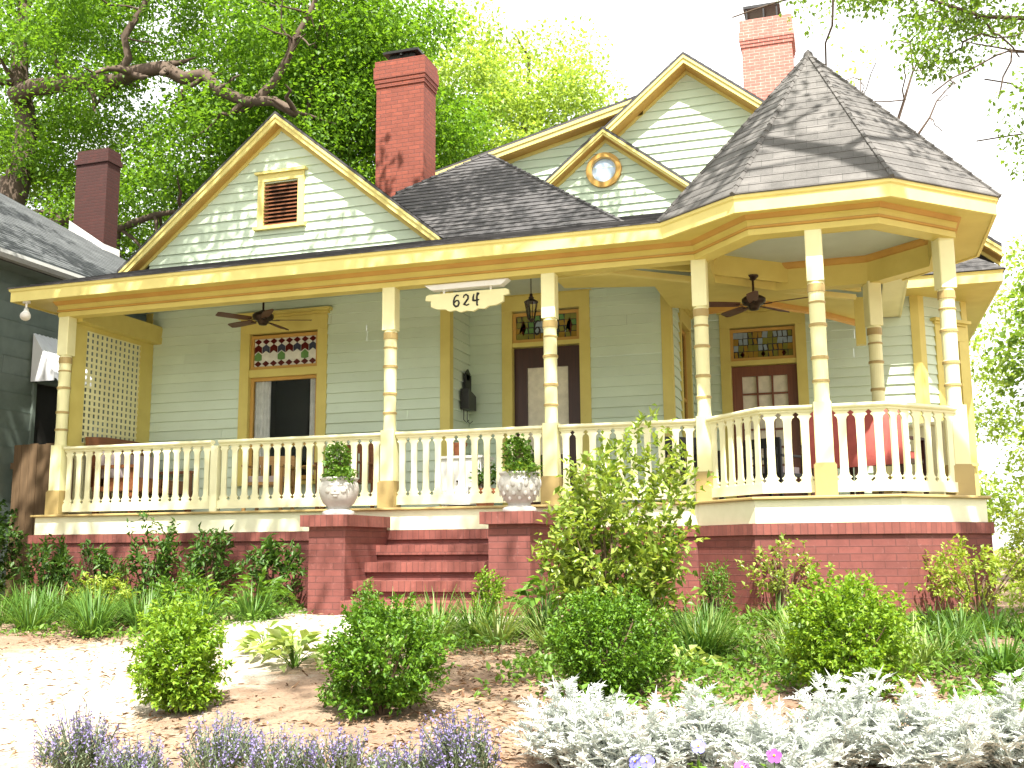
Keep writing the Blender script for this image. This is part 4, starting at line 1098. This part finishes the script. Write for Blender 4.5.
mb = MB(); mb.add([(-13.65, 5.94, 5.75), (-12.77, 5.94, 5.2), (-12.77, 5.94, 5.72), (-13.65, 5.94, 6.3), (-12.77, 6.45, 5.2), (-12.77, 6.45, 5.72)], [(0, 1, 2, 3), (1, 4, 5, 2)]); N(mb, 'chimney_flashing', 'flash')
mb = MB(); mb.sweep([(-10.0, 9), (-10.0, -7.4), (-22, -7.4)], [(0, 3.70), (-.0, 3.82), (-.11, 3.82), (-.13, 3.76), (-.10, 3.70)]); N(mb, 'gutter', 'gutter')
mb = MB(); mb.quad((-10.05, 9, 3.70), (-10.05, -7.4, 3.70), (-10.42, -7.0, 3.70), (-10.42, 8.6, 3.70)); N(mb, 'soffit', 'nbwall')
mb = MB(); mb.box(-10.5, -10.44, 1.75, 2.35, .75, 2.1, 0); wn = N(mb, 'window', 'dark')
mb = MB(); [mb.box(-10.42, -10.37, *q) for q in ((1.69, 1.75, .7, 2.15), (2.35, 2.41, .7, 2.15), (1.69, 2.41, 2.1, 2.16), (1.69, 2.41, .68, .75))]; mb.build('frame', 'nbwall', wn, False, (0, 0, 0))
mb = MB(); n = 20; vs = []
for i in range(n + 1):
    y = 1.62 + .86 * i / n; zz = .012 * (i % 2)
    vs += [(-10.38, y, 2.85 + zz), (-9.95, y, 2.22 + zz), (-9.94, y, 2.10 + (.035 if i % 4 in (0, 1) else 0))]
mb.add(vs, [(3 * i + k, 3 * i + k + 1, 3 * i + k + 4, 3 * i + k + 3) for i in range(n) for k in range(2)])
mb.add([(-10.38, 1.62, 2.85), (-9.95, 1.62, 2.22), (-9.94, 1.62, 2.1), (-10.38, 1.62, 2.1)], [(0, 1, 2, 3)]); N(mb, 'awning', 'awning')

t = thing('wooden_fence', 'brown upright board fence between the two houses', 'fence', (-9.5, 1.3, BZ), world=True)
mb = MB()
for i in range(13):
    x = -10.3 + i * .142; h = 1.10 + rng.uniform(-.02, .02); mb.box(x, x + .135, 1.3 + rng.uniform(-.004, .004), 1.325, BZ - .05, h)
mb.build('boards', 'fence', t)
mb = MB(); mb.box(-10.38, -8.5, 1.33, 1.37, .75, .84); mb.box(-10.38, -8.5, 1.33, 1.37, -.7, -.6); mb.build('crossrails', 'fence', t)

# ------------------------------------------------------------------ setting
xs = np.concatenate([np.linspace(-120, -16, 12), np.linspace(-14, 12, 105), np.linspace(16, 120, 10)])
ys = np.concatenate([np.linspace(-40, -13, 6), np.linspace(-12, 2, 90), np.linspace(4, 160, 18)])
X, Y = np.meshgrid(xs, ys); Z = np.vectorize(gz)(Y) + .025 * np.sin(X * 2.1 + Y * 1.3) * np.exp(-((Y + 4) / 4) ** 2) + rng.normal(0, .008, X.shape) * (np.abs(Y + 4) < 6)
k = len(xs); idx = np.arange(len(ys) - 1)[:, None] * k + np.arange(k - 1)[None]
F = np.stack([idx, idx + 1, idx + k + 1, idx + k], -1).reshape(-1, 4)
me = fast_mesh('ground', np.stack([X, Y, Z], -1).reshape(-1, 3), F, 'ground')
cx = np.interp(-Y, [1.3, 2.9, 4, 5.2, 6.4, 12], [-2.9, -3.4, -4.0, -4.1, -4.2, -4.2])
me.attributes.new('sun_pool', 'FLOAT', 'POINT').data.foreach_set('value', np.clip(1.15 - np.abs(X - cx) / 2.3, 0, 1).ravel().astype(np.float32))  # where the sunlight pool is painted pale along the worn path
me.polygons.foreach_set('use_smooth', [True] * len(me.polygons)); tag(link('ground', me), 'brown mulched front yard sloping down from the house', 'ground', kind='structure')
# concrete walk from the steps
cl = [(-2.78, -1.36), (-2.85, -2.1), (-3.0, -2.9)]
mb = MB(); wd = .78
for i in range(len(cl) - 1):
    (xa, ya), (xb, yb_) = cl[i], cl[i + 1]; g = .012; wa = wd + .12 * math.sin(i)
    mb.add([(xa - wd, ya - g, gz(ya) + .012), (xa + wd, ya - g, gz(ya) + .012), (xb + wd, yb_ + g, gz(yb_) + .012), (xb - wd, yb_ + g, gz(yb_) + .012),
            (xa - wd, ya - g, gz(ya) - .1), (xa + wd, ya - g, gz(ya) - .1), (xb + wd, yb_ + g, gz(yb_) - .1), (xb - wd, yb_ + g, gz(yb_) - .1)], [(0, 3, 2, 1), (0, 1, 5, 4), (1, 2, 6, 5), (2, 3, 7, 6), (3, 0, 4, 7)])
tag(mb.build('path', 'conc'), 'worn grey concrete slab walk at the foot of the brick steps', 'path', kind='structure')
mb = MB(); mb.box(-60, 60, -13.2, -9.2, -2.3, -1.90); tag(mb.build('pavement', 'conc'), 'concrete pavement along the street', 'pavement', kind='structure')
# mulch chips and fallen leaves
n = 24000; px = rng.uniform(-7, 4, n); py = rng.uniform(-7.6, -1.2, n)
kp = (np.abs(px - np.interp(-py, [1.3, 2.9, 4, 5.2, 6.4, 12], [-2.9, -3.4, -4.0, -4.1, -4.2, -4.2])) > 1.6 + .4 * np.sin(py * 5) * np.sin(px * 3)) | (rng.uniform(size=n) < .22); px, py = px[kp], py[kp]; n = len(px)
pz = np.array([gz(q) for q in py]) + .016
V, F = leaves(np.stack([px, py, pz], 1), rng.normal(size=(n, 3)) * np.array([1, 1, .18]), rng.uniform(.015, .09, n), rng.uniform(.008, .03, n), .1, .15)
tag(link('mulch', fast_mesh('mulch', V, F, 'litter')), 'loose brown mulch chips and leaf litter over the yard', 'mulch', kind='stuff')
# low ground cover in the shade
n = 21000; px = np.concatenate([rng.uniform(-.9, 3.8, n), rng.uniform(-8.2, -3.9, 7000), rng.uniform(-2.6, -.6, 3000)]); py = np.concatenate([rng.uniform(-5.0, -1.3, n), rng.uniform(-3.1, -.4, 7000), rng.uniform(-3.3, -1.9, 3000)])
cl_ = np.sin(px * 2.3 + 1) + np.sin(py * 3.1) + np.sin(px * 4.1 - py * 2.7) + rng.normal(0, .6, len(px)); kp = cl_ > -.8; px, py = px[kp], py[kp]
pz = np.array([gz(q) for q in py]) + rng.uniform(.02, .15, len(px)) * (.6 + .5 * np.sin(px * 5.3) * np.sin(py * 4.1))
d_ = rng.normal(size=(len(px), 3)) + np.array([0, -.3, .3])
V, F = leaves(np.stack([px, py, pz], 1), d_, rng.uniform(.03, .075, len(px)), rng.uniform(.018, .04, len(px)), .15, .2)
tag(link('ground_cover', fast_mesh('ground_cover', V, F, 'lf_mid')), 'low leafy ground cover spreading between the shrubs and the porch', 'ground cover', kind='stuff')

# ------------------------------------------------------------------ garden plants
shrub('boxwood_shrub', 'bright yellow green boxwood ball standing alone beside the ground coloured pale for sunlight', -2.60, -5.42, .62, .55, 'lf_boxlt', (.036, .022), 330, 24, base=.02, group='boxwoods', lump=.3)
shrub('boxwood_shrub', 'rounded dark green boxwood on the mulch in front of the brick steps', -1.28, -5.25, .68, .72, 'lf_box', (.034, .020), 430, 26, base=.0, group='boxwoods', lump=.35)
shrub('boxwood_shrub', 'wide glowing green boxwood behind the silver plants below the turret', 1.36, -4.40, .68, .74, 'lf_boxlt', (.036, .021), 460, 24, base=.0, group='boxwoods', lump=.35)
shrub('boxwood_shrub', 'dense upright green boxwood between the tall shrub and the silver plants', -.08, -4.55, .62, .64, 'lf_box', (.032, .018), 430, 26, base=.0, group='boxwoods', upright=1.2, lump=.3)
shrub('tall_shrub', 'tall loose glossy shrub reaching the porch railing beside the right step pier', -.40, -2.92, 1.55, 1.10, 'lf_cam', (.075, .04), 430, 15, base=.0, lump=.45, stems=12)
shrub('twiggy_shrub', 'thin open shrub with bare stems against the turret brickwork', .80, -1.15, .72, .62, 'lf_cam', (.05, .028), 70, 9, base=.25, lump=.5, upright=.9, stems=12)
shrub('twiggy_shrub', 'sunlit yellowish shrub leaning out at the right end of the brickwork', 2.45, -.95, .72, .95, 'lf_yel', (.045, .026), 150, 14, base=.15, lump=.4, stems=14)
shrub('twiggy_shrub', 'pale sunny bush beyond the right corner of the turret', 3.3, .3, .95, 1.1, 'lf_yel', (.06, .032), 170, 16, base=.1, lump=.4)
shrub('small_conifer', 'small narrow upright green shrub just right of the tall shrub', .30, -1.95, .55, .26, 'lf_mid', (.045, .012), 80, 18, upright=2.0, base=.03)
shrub('small_shrub', 'small dark sprig shrub rising behind the glowing boxwood', 1.38, -1.6, .42, .34, 'lf_dark', (.04, .014), 60, 16, upright=1.6, base=.03)
for i, (x, y, h, w_, lb) in enumerate([(-7.75, -.75, .92, .7, 'dark broadleaf shrub at the far left end of the brick base'), (-7.05, -.72, .80, .75, 'dark broadleaf shrub with pale flower buds second from the left end of the brick base'),
        (-6.3, -.75, .95, .75, 'dark broadleaf shrub below the middle of the left porch railing'), (-5.55, -.7, .98, .62, 'upright dark broadleaf shrub under the porch post in the left railing'), (-4.75, -.72, .95, .7, 'dark broadleaf shrub closest to the left step pier')]):
    shrub('broadleaf_shrub', lb, x, y, h, w_, 'lf_dark', (.10, .034), 60, 14, upright=1.1, base=.1, group='dark shrubs along the brick base', lump=.4)
shrub('ivy_bush', 'dark ivy like bush against the fence at the left edge', -9.4, -.2, 1.35, 1.0, 'lf_dark', (.07, .05), 190, 16, lump=.4)
shrub('yellow_shrub', 'low golden leaved shrub in front of the dark shrubs', -6.35, -1.45, .38, .75, 'lf_yel', (.06, .024), 70, 14, base=.05)
shrub('yellow_shrub', 'bright green low bush before the left half of the brick base', -5.35, -1.5, .42, .8, 'lf_mid', (.07, .03), 80, 14, base=.05)
broad_clump('leafy_plant', 'bright broad leaved clump beside the left step pier', -4.55, -1.35, .48, .95, 90, 'lf_mid', (.15, .06))
broad_clump('leafy_plant', 'tall lime leaved clump touching the left step pier', -4.9, -1.75, .38, .7, 70, 'lf_boxlt', (.12, .05))
broad_clump('leafy_plant', 'large leaved green clump at the foot of the right step pier', -1.25, -1.75, .50, .80, 90, 'lf_mid', (.16, .07))
broad_clump('leafy_plant', 'second large leaved clump between the right pier and the tall shrub', -.85, -1.9, .50, .65, 70, 'lf_mid', (.15, .065))
shrub('upright_plant', 'slender spiky green plant beside the bottom step', -1.72, -2.05, .55, .30, 'lf_boxlt', (.05, .018), 60, 16, upright=1.8, base=.03, cat='plant')
shrub('upright_plant', 'slender spiky plant rising behind the dark boxwood', -2.55, -2.9, .52, .26, 'lf_mid', (.045, .015), 50, 16, upright=1.8, base=.03, cat='plant')
for x, y, s1, lb in ((-2.55, -4.05, 1, 'pale variegated clump just behind the dark boxwood'), (-3.0, -3.7, .9, 'pale variegated clump between the two front boxwoods'), (-2.15, -3.6, .8, 'pale variegated clump nearest the bottom step')):
    broad_clump('hosta', lb, x, y, .30 * s1, .62 * s1, 60, 'lf_hosta', (.16, .075), 'pale variegated hostas')
broad_clump('hosta', 'silvery pale leaved clump among the ground cover right of the tall shrub', .35, -3.9, .22, .6, 50, 'lf_hosta', (.10, .06), 'pale variegated hostas')
# grassy clumps
LB = 'grassy dark green clump among similar ones in the bed under the left porch railing'
for x, y in [(-8.0, -1.5), (-7.4, -1.65), (-6.9, -1.85), (-6.5, -2.15), (-6.1, -2.0), (-5.75, -2.35), (-5.4, -2.1), (-5.0, -2.4), (-6.9, -2.5), (-6.2, -2.75), (-5.3, -2.85), (-4.6, -2.3), (-4.3, -1.9)]:
    blade_clump('grass_clump', LB, x + rng.uniform(-.1, .1), y + rng.uniform(-.08, .08), rng.uniform(.3, .42), .6, 150, 'lf_blade', .016, 'grassy clumps in the left bed')
LB = 'grassy green clump among similar ones at the foot of the brick steps'
for x, y in [(-2.05, -2.45), (-1.7, -2.5), (-1.4, -2.75), (-1.9, -2.9), (-2.35, -2.75), (-1.1, -2.5), (-.85, -3.0)]:
    blade_clump('grass_clump', LB, x, y, rng.uniform(.26, .36), .5, 130, 'lf_bladelt' if rng.uniform() < .45 else 'lf_blade', .014, 'grassy clumps by the steps')
LB = 'grassy green clump among similar ones in the bed below the turret'
for i in range(34):
    x = rng.uniform(.1, 3.7); y = rng.uniform(-3.7, -1.6)
    if abs(x - 1.36) < .5 and y < -3.6: continue
    blade_clump('grass_clump', LB, x, y, rng.uniform(.22, .34), .5, 110, 'lf_bladelt' if rng.uniform() < .3 else 'lf_blade', .014, 'grassy clumps below the turret')

# silver dusty miller
def dusty(x, y, h, w_, label):
    t = thing('silver_plant', label, 'plant', (x, y, gz(y)), rng.uniform(0, 6), 'silver foliage plants along the front edge')
    V = []; F = []; off = 0; mb = MB()
    for k in range(84):
        a = rng.uniform(0, 2 * PI); e = rng.uniform(0, 1.12) ** .6
        tip = np.array([math.cos(a) * e * w_ * .5, math.sin(a) * e * w_ * .5, h * (1 - .45 * e * e) * rng.uniform(.5, 1.12)])
        if k % 2 == 0: mb.tube([(tip[0] * .15, tip[1] * .15, -.02), tip * np.array([.6, .6, .55]), tip], [.006, .005, .003], 4, cap=False)
        for j in range(11):
            tt = rng.uniform(.12, 1.0); p = tip * np.array([tt ** .7, tt ** .7, tt]); d0 = unit(np.array([math.cos(a + rng.normal(0, 1.1)), math.sin(a + rng.normal(0, 1.1)), rng.uniform(.1, 1.7)]))
            L = rng.uniform(.06, .125); s0 = unit(np.cross(d0, np.array([0, 0, 1.]) + rng.normal(size=3) * .3))
            bend = np.array([0, 0, -.35])
            pos = []; dr_ = []; ll = []; ww = []
            for q in range(5):           # pinnate lobes along the midrib
                f = .15 + .17 * q; c = p + d0 * L * f + bend * L * f * f
                for sg in (-1, 1):
                    pos.append(c); dr_.append(d0 * .75 + s0 * sg + np.array([0, 0, .15])); ll.append(L * .40 * (1 - .45 * f)); ww.append(L * .11)
            pos.append(p + d0 * L * .15); dr_.append(d0 + bend * .5); ll.append(L * .95); ww.append(L * .10)
            v, f_ = leaves(np.array(pos), np.array(dr_), np.array(ll), np.array(ww), .1, .15); V.append(v); F.append(f_ + off); off += len(v)
    link('foliage', fast_mesh('foliage', np.concatenate(V), np.concatenate(F), 'lf_dusty'), t); mb.build('stems', 'lf_dusty', t)
for x, y, h, w_, lb in [(.10, -6.07, .42, .58, 'silver dusty plant at the left end of the silver row'), (.40, -6.27, .36, .54, 'silver dusty plant second from the left end, leaning over the blue pansies'),
        (.74, -6.07, .39, .56, 'silver dusty plant third along the silver row'), (1.07, -6.22, .34, .56, 'silver dusty plant in the middle of the silver row, behind the purple pansies'),
        (1.38, -5.85, .44, .62, 'tallest silver dusty plant, in front of the glowing boxwood'), (1.74, -5.97, .38, .6, 'silver dusty plant second from the right end of the silver row'),
        (2.10, -5.77, .40, .64, 'silver dusty plant at the right end of the silver row')]: dusty(x, y, h, w_, lb)

# lavender
def lavender(x, y, h, w_, label, n=80):
    h *= rng.uniform(.8, 1.25); n = int(n * rng.uniform(.65, 1.25)); lean = rng.normal(0, .04, 2)
    t = thing('lavender_plant', label, 'lavender', (x, y, gz(y)), 0, 'lavender plants along the front edge')
    a = rng.uniform(0, 2 * PI, n); e = rng.uniform(0, 1, n) ** .6
    tip = np.stack([np.cos(a) * e * w_ * .5, np.sin(a) * e * w_ * .5, h * rng.uniform(.45, 1.1, n) * (1 - .3 * e * e)], 1) + np.array([lean[0], lean[1], 0])
    mb = MB(); [mb.tube([p * np.array([.35, .35, 0]) - np.array([0, 0, .02]), p], [.0035, .002], 3, cap=False) for p in tip]; mb.build('stems', 'lf_lav', t)
    P = np.concatenate([tip * np.array([.85, .85, q]) for q in np.linspace(.1, .65, 9)]); P = P + rng.normal(size=P.shape) * .008
    V, F = leaves(P, rdir(len(P)) * .6 + np.array([0, 0, .8]), rng.uniform(.03, .06, len(P)), .008); link('foliage', fast_mesh('foliage', V, F, 'lf_lav'), t)
    P = np.concatenate([tip - np.array([0, 0, q]) for q in np.linspace(0, h * .34, 12)]); P = P + rng.normal(size=P.shape) * .005
    V, F = leaves(P, rdir(len(P)) + np.array([0, 0, .3]), rng.uniform(.012, .022, len(P)), .011); link('blossoms', fast_mesh('blossoms', V, F, 'fl_lav'), t)
for x, y, h, lb in [(-2.42, -6.45, .25, 'lavender at the left end of the row, by the ground coloured pale for sunlight'), (-2.02, -6.55, .27, 'lavender second from the left, in front of the bright boxwood'), (-1.66, -6.40, .27, 'lavender third from the left end of the row'),
        (-1.28, -6.45, .24, 'lavender in the middle of the row'), (-.98, -6.35, .27, 'lavender in front of the dark boxwood'), (-.62, -6.40, .24, 'lavender second from the right end of the row'), (-.38, -6.22, .26, 'lavender at the right end of the row, before the bare mulch')]:
    lavender(x, y, h, .42, lb)

# pansies
def pansy(x, y, z, mat, label):
    t = thing('pansy', label, 'flower', (x, y, gz(y)), 0, 'pansies at the front edge')
    c = np.array([0, 0, z]); P = []; Dd = []
    nrm = unit(np.array([rng.normal(0, .2), -1, .6])); s0 = unit(np.cross(nrm, (0, 0, 1.))); u0 = np.cross(s0, nrm)
    mb = MB()
    for k in range(5):
        a = PI / 2 + 2 * PI * k / 5; d0 = s0 * math.cos(a) + u0 * math.sin(a); q = s0 * math.cos(a + PI / 2) + u0 * math.sin(a + PI / 2); r = .030
        ring_ = [c, c + d0 * r * .5 - q * r * .55, c + d0 * r - q * r * .4, c + d0 * r * 1.12, c + d0 * r + q * r * .4, c + d0 * r * .5 + q * r * .55]
        mb.add([p + nrm * .002 * k for p in ring_], [tuple(range(6))])
    mb.build('petals', mat, t)
    mb = MB(); mb.tube([c + nrm * .010, c + nrm * .014], [.006, .003], 8); mb.build('flower_eye', 'fl_yellow', t)
    n = 16; P = np.stack([rng.normal(0, .05, n), rng.normal(0, .05, n), rng.uniform(.02, z * .8, n)], 1); V, F = leaves(P, rdir(n) + np.array([0, -.3, .5]), .05, .026); link('foliage', fast_mesh('foliage', V, F, 'lf_mid'), t)
    mb = MB(); mb.tube([(0, 0, -.02), c - nrm * .002], .002, 4); mb.build('stalk', 'lf_mid', t)
for x, y, z, mt, lb in [(.50, -6.50, .20, 'fl_blue', 'blue violet pansy lowest at the edge between silver plants'), (.56, -6.55, .22, 'fl_blue', 'blue violet pansy beside another under the second silver plant'), (.76, -6.42, .25, 'fl_blue', 'single blue pansy standing above the others'),
        (.95, -6.5, .20, 'fl_pink', 'bright magenta pansy by the purple one'), (1.08, -6.46, .24, 'fl_purple', 'deep purple pansy under the middle silver plants'), (1.15, -6.5, .185, 'fl_white', 'white pansy right beside the deep purple one'), (1.24, -6.48, .185, 'fl_white', 'white pansy second to the right of the deep purple one')]:
    pansy(x, y, z, mt, lb)

# ------------------------------------------------------------------ trees
def blob(c, rad, n, shell=.5):
    u = rdir(n) * (shell + (1 - shell) * rng.uniform(0, 1, (n, 1)) ** .5); return np.array(c) + u * np.array(rad)
def big_oak():
    cs = np.concatenate([blob((-15.5, 12, 12.0), (7.6, 4.5, 6.8), 420, .3), blob((-11.3, 13, 9.5), (4.2, 3, 4.5), 170, .3)])
    return crown_leaves(cs, rng.uniform(.7, 1.25, len(cs)), 430, .12, .085)
tree('shade_tree', 'large dark green tree with long bare limbs behind the front gable', (-18.8, 9.5, BZ), (-18.6, 9.5, 9.0),
     [((-18.7, 9.4, 11.2), (-14.0, 9.2, 11.2), .24, .17), ((-14.0, 9.2, 11.2), (-10.2, 9.0, 9.4), .17, .11), ((-11.2, 9.0, 9.9), (-9.6, 9.6, 13.0), .11, .04), ((-18.6, 9.5, 8.5), (-19, 10, 15), .34, .12), ((-18.6, 9.5, 7.5), (-13.5, 9.5, 7.6), .2, .05), ((-15.5, 9.3, 11.1), (-14.4, 9.6, 15), .12, .04), ((-11.0, 10.5, 6.5), (-10.2, 10.2, 12.5), .10, .03)], big_oak, 'lf_tree', None, .5)
def pale_tree():
    cs = np.concatenate([blob((-9.0, 19, 10.5), (4.4, 4, 6.5), 220, .3), blob((-7.2, 18, 9.5), (2.6, 3, 5.0), 80, .3)])
    return crown_leaves(cs, rng.uniform(.7, 1.2, len(cs)), 230, .15, .10)
tree('spring_tree', 'pale yellow green tree behind the dark red brick chimney', (-8.2, 19, BZ), (-8.2, 19, 9), [((-8.2, 19, 5), (-5.8, 18.5, 10), .16, .05), ((-8.2, 19, 7), (-10.5, 19, 12), .16, .05), ((-8.2, 19, 8), (-7.6, 19, 15), .16, .05)], pale_tree, 'lf_pale', None, .3)
def right_bg(c, r, k): 
    def f():
        cs = blob(c, r, k); return crown_leaves(cs, rng.uniform(.5, .9, len(cs)), 150, .15, .10)
    return f
tree('side_tree', 'leaning thin trunked tree with sparse leaves right of the turret', (5.6, 9.0, BZ), (5.9, 9.3, 2.6), [((5.9, 9.3, 2.4), (7.6, 9.4, 6.2), .12, .04), ((5.9, 9.3, 2.4), (5.2, 9.5, 5.5), .08, .03), ((5.8, 9.2, 1.6), (6.9, 9.0, 3.2), .07, .03)], right_bg((6.3, 9.5, 2.6), (1.8, 1.6, 3.4), 80), 'lf_street', None, .13)
tree('background_tree', 'leafy green tree beyond the side yard at the right edge', (9.5, 19, BZ), (9.4, 19, 3), [((9.4, 19, 3), (10.5, 19, 7), .15, .05), ((9.4, 19, 2.5), (8, 18.5, 5), .12, .04)], right_bg((8.6, 19, 3.0), (4.6, 2.5, 5.2), 170), 'lf_pale', None, .2)
def overhang():
    cs = np.concatenate([blob((4.0, 5.5, 8.0), (1.6, 1.4, 1.0), 70, .2), blob((1.8, 5.2, 8.3), (1.2, 1.0, .35), 18, .2), blob((3.3, 5, 6.9), (.7, .6, .35), 7, .2), blob((4.3, 5, 5.6), (.35, .5, .8), 8, .2)]); return crown_leaves(cs, rng.uniform(.3, .6, len(cs)), 80, .09, .055, .6)
tree('side_tree', 'airy pale tree spreading its branches into the top right corner', (8.2, 6.2, BZ), (8.0, 6.0, 7.0), [((8.0, 6, 6.8), (1.6, 5.2, 8.3), .07, .010), ((8.0, 6, 6.5), (4.0, 5.2, 9.0), .08, .015), ((8, 6, 6.2), (3.4, 5, 7.0), .05, .008), ((8, 6, 5.0), (4.4, 5, 5.8), .05, .008), ((8, 6, 7), (8.5, 6, 11), .12, .03)], overhang, 'lf_street', None, .2)
shrub('hedge_bush', 'green bush low in the side yard right of the turret', 4.7, 4.6, 1.5, 1.7, 'lf_mid', (.09, .05), 170, 16, lump=.4)
shrub('hedge_bush', 'shaded bush behind the sunny bush in the side yard', 5.4, 7.0, 2.0, 2.2, 'lf_boxlt', (.10, .06), 170, 16, lump=.4)
def twigs():
    cs = blob((2.6, 15, 11.8), (1.2, 1, 2.0), 9); return crown_leaves(cs, rng.uniform(.4, .8, len(cs)), 14, .12, .08)
tree('bare_tree', 'nearly bare slender tree behind the turret roof', (2.3, 15, BZ), (2.5, 15, 8), [((2.5, 15, 7.5), (3.4, 15, 11.8), .07, .015), ((2.6, 15, 8.2), (4.3, 15, 10.6), .05, .012), ((2.5, 15, 7), (2.2, 15, 11), .05, .012)], twigs, 'lf_pale', None, .1)
# street trees beside the photographer; their leaves dapple the house
def street(cs, per, L=.15, W=.10):
    return lambda: crown_leaves(cs, rng.uniform(.45, .85, len(cs)), per, L, W, .6)
def canopy(x0, x1, y0, y1, z0, z1, n):
    return np.stack([rng.uniform(x0, x1, n), rng.uniform(y0, y1, n), rng.uniform(z0, z1, n)], 1)
SUN_EL, SUN_AZ = 58, (.42, -.91)
def clear_gap(c):   # an opening over the turret's right side
    near = (((c[:, 0] - 3.2) / 2.6) ** 2 + ((c[:, 1] + 3.8) / 2.4) ** 2) < 1
    return c[((((c[:, 0] - 4.7) / 1.5) ** 2 + ((c[:, 1] + 4.6) / 1.6) ** 2) > 1) & ~(near & (rng.uniform(size=len(c)) < .12))]
cs = np.concatenate([clear_gap(canopy(-2.5, 8.5, -6.8, .8, 8.6, 12.0, 125)), canopy(.9, 2.3, -11.4, -9.8, 9, 11, 7)])
tree('street_tree', 'tall street tree on the right shading the turret', (6.2, -5.6, gz(-5.6)), (6.0, -5.2, 7.5),
     [((6.0, -5.2, 7.2), (1.5, -3.5, 10), .22, .06), ((6.0, -5.2, 6.5), (6.5, -1, 10.5), .2, .06), ((6.0, -5.2, 7.4), (-1.5, -4.5, 11), .16, .04), ((6, -5.2, 7.5), (7.5, -6, 12), .2, .05), ((6, -5.2, 7.3), (2.0, -11, 10.3), .18, .05)], street(cs, 170, .12, .08), 'lf_street', 'street trees', .34)
cs = canopy(-12, -2.0, -6.4, .8, 8.6, 12.0, 140)
tree('street_tree', 'tall street tree on the left shading the front porch', (-9.5, -5.6, gz(-5.6)), (-9.2, -5.2, 7.5),
     [((-9.2, -5.2, 7.2), (-4.5, -4, 10), .22, .06), ((-9.2, -5.2, 6.5), (-8.5, -1, 10.5), .2, .06), ((-9.2, -5.2, 7.4), (-11, -4.5, 11), .16, .04), ((-9.2, -5.2, 7.5), (-6.5, -2, 12), .2, .05)], street(cs, 190, .14, .09), 'lf_street', 'street trees', .34)
# leaf mass added out of view to cut sky light into the porch
cs = np.stack([rng.uniform(-45, 45, 420), rng.uniform(-40, -32, 420), rng.uniform(-1, 5.5, 420)], 1)
V, F = crown_leaves(cs, rng.uniform(1.2, 2.4, 420), 40, .75, .5)
tag(link('added_trees_across_street', fast_mesh('added_trees_across_street', V, F, 'lf_street')), 'unseen leafy mass added across the street to dim the porch', 'trees', kind='stuff')

# ------------------------------------------------------------------ camera, light, world
cam = bpy.data.cameras.new('camera'); co = bpy.data.objects.new('camera', cam); COL.objects.link(co)
cam.sensor_width = 36; cam.lens = 1050 / 1024 * 36; cam.clip_end = 600; cam.clip_start = .05
yaw, pit, rol = 0.3119507714, 0.155145409, -0.00770957746
cy, sy, cp, sp = math.cos(yaw), math.sin(yaw), math.cos(pit), math.sin(pit)
r = np.array([cy, sy, 0]); f0 = np.array([-sy, cy, 0]); up = np.array([0, 0, 1.])
fw = cp * f0 + sp * up; u_ = -sp * f0 + cp * up
r2 = math.cos(rol) * r + math.sin(rol) * u_; u2 = -math.sin(rol) * r + math.cos(rol) * u_
mt = Matrix(((r2[0], u2[0], -fw[0], 1.4549), (r2[1], u2[1], -fw[1], -11.1647), (r2[2], u2[2], -fw[2], -.4636), (0, 0, 0, 1)))
co.matrix_world = mt; SC.camera = co

el = R(SUN_EL); h = np.array(SUN_AZ) / np.linalg.norm(SUN_AZ)
sd = Vector((h[0] * math.cos(el), h[1] * math.cos(el), math.sin(el)))
sl = bpy.data.lights.new('sun', 'SUN'); sl.energy = 5; sl.angle = R(.53); sl.color = (1, .95, .86)
so = bpy.data.objects.new('sun', sl); COL.objects.link(so); so.rotation_euler = sd.to_track_quat('Z', 'Y').to_euler(); so.location = (4, -9, 16)
wd_ = bpy.data.worlds.new('World'); SC.world = wd_; wd_.use_nodes = True; nt = wd_.node_tree
sky = node(nt, 'ShaderNodeTexSky', sky_type='NISHITA'); sky.sun_disc = False; sky.sun_elevation = el; sky.sun_rotation = math.atan2(h[0], h[1])
sky.air_density = 1.0; sky.dust_density = 5; sky.ozone_density = .6
bg = nt.nodes['Background']; bg.inputs[1].default_value = .15; 
veil = ramp(nt, noise(nt, 2.2, 6, .6, 'Generated', (1, 1, 2.5)), .30, .52)      # thin bright cloud over the blue
vm = node(nt, 'ShaderNodeMath', operation='MULTIPLY_ADD'); nt.links.new(veil, vm.inputs[0]); vm.inputs[1].default_value = .5; vm.inputs[2].default_value = .42
nt.links.new(mixcol(nt, sky.outputs[0], (5.2, 5.15, 5.0), vm.outputs[0]), bg.inputs[0])
vs_ = SC.view_settings; vs_.view_transform = 'Standard'; vs_.look = 'None'; vs_.gamma = 1; vs_.exposure = 1.58; vs_.use_curve_mapping = False
SC.cycles.max_bounces = 8; SC.cycles.diffuse_bounces = 4; SC.cycles.transparent_max_bounces = 12; SC.cycles.sample_clamp_indirect = 8; SC.cycles.use_denoising = True
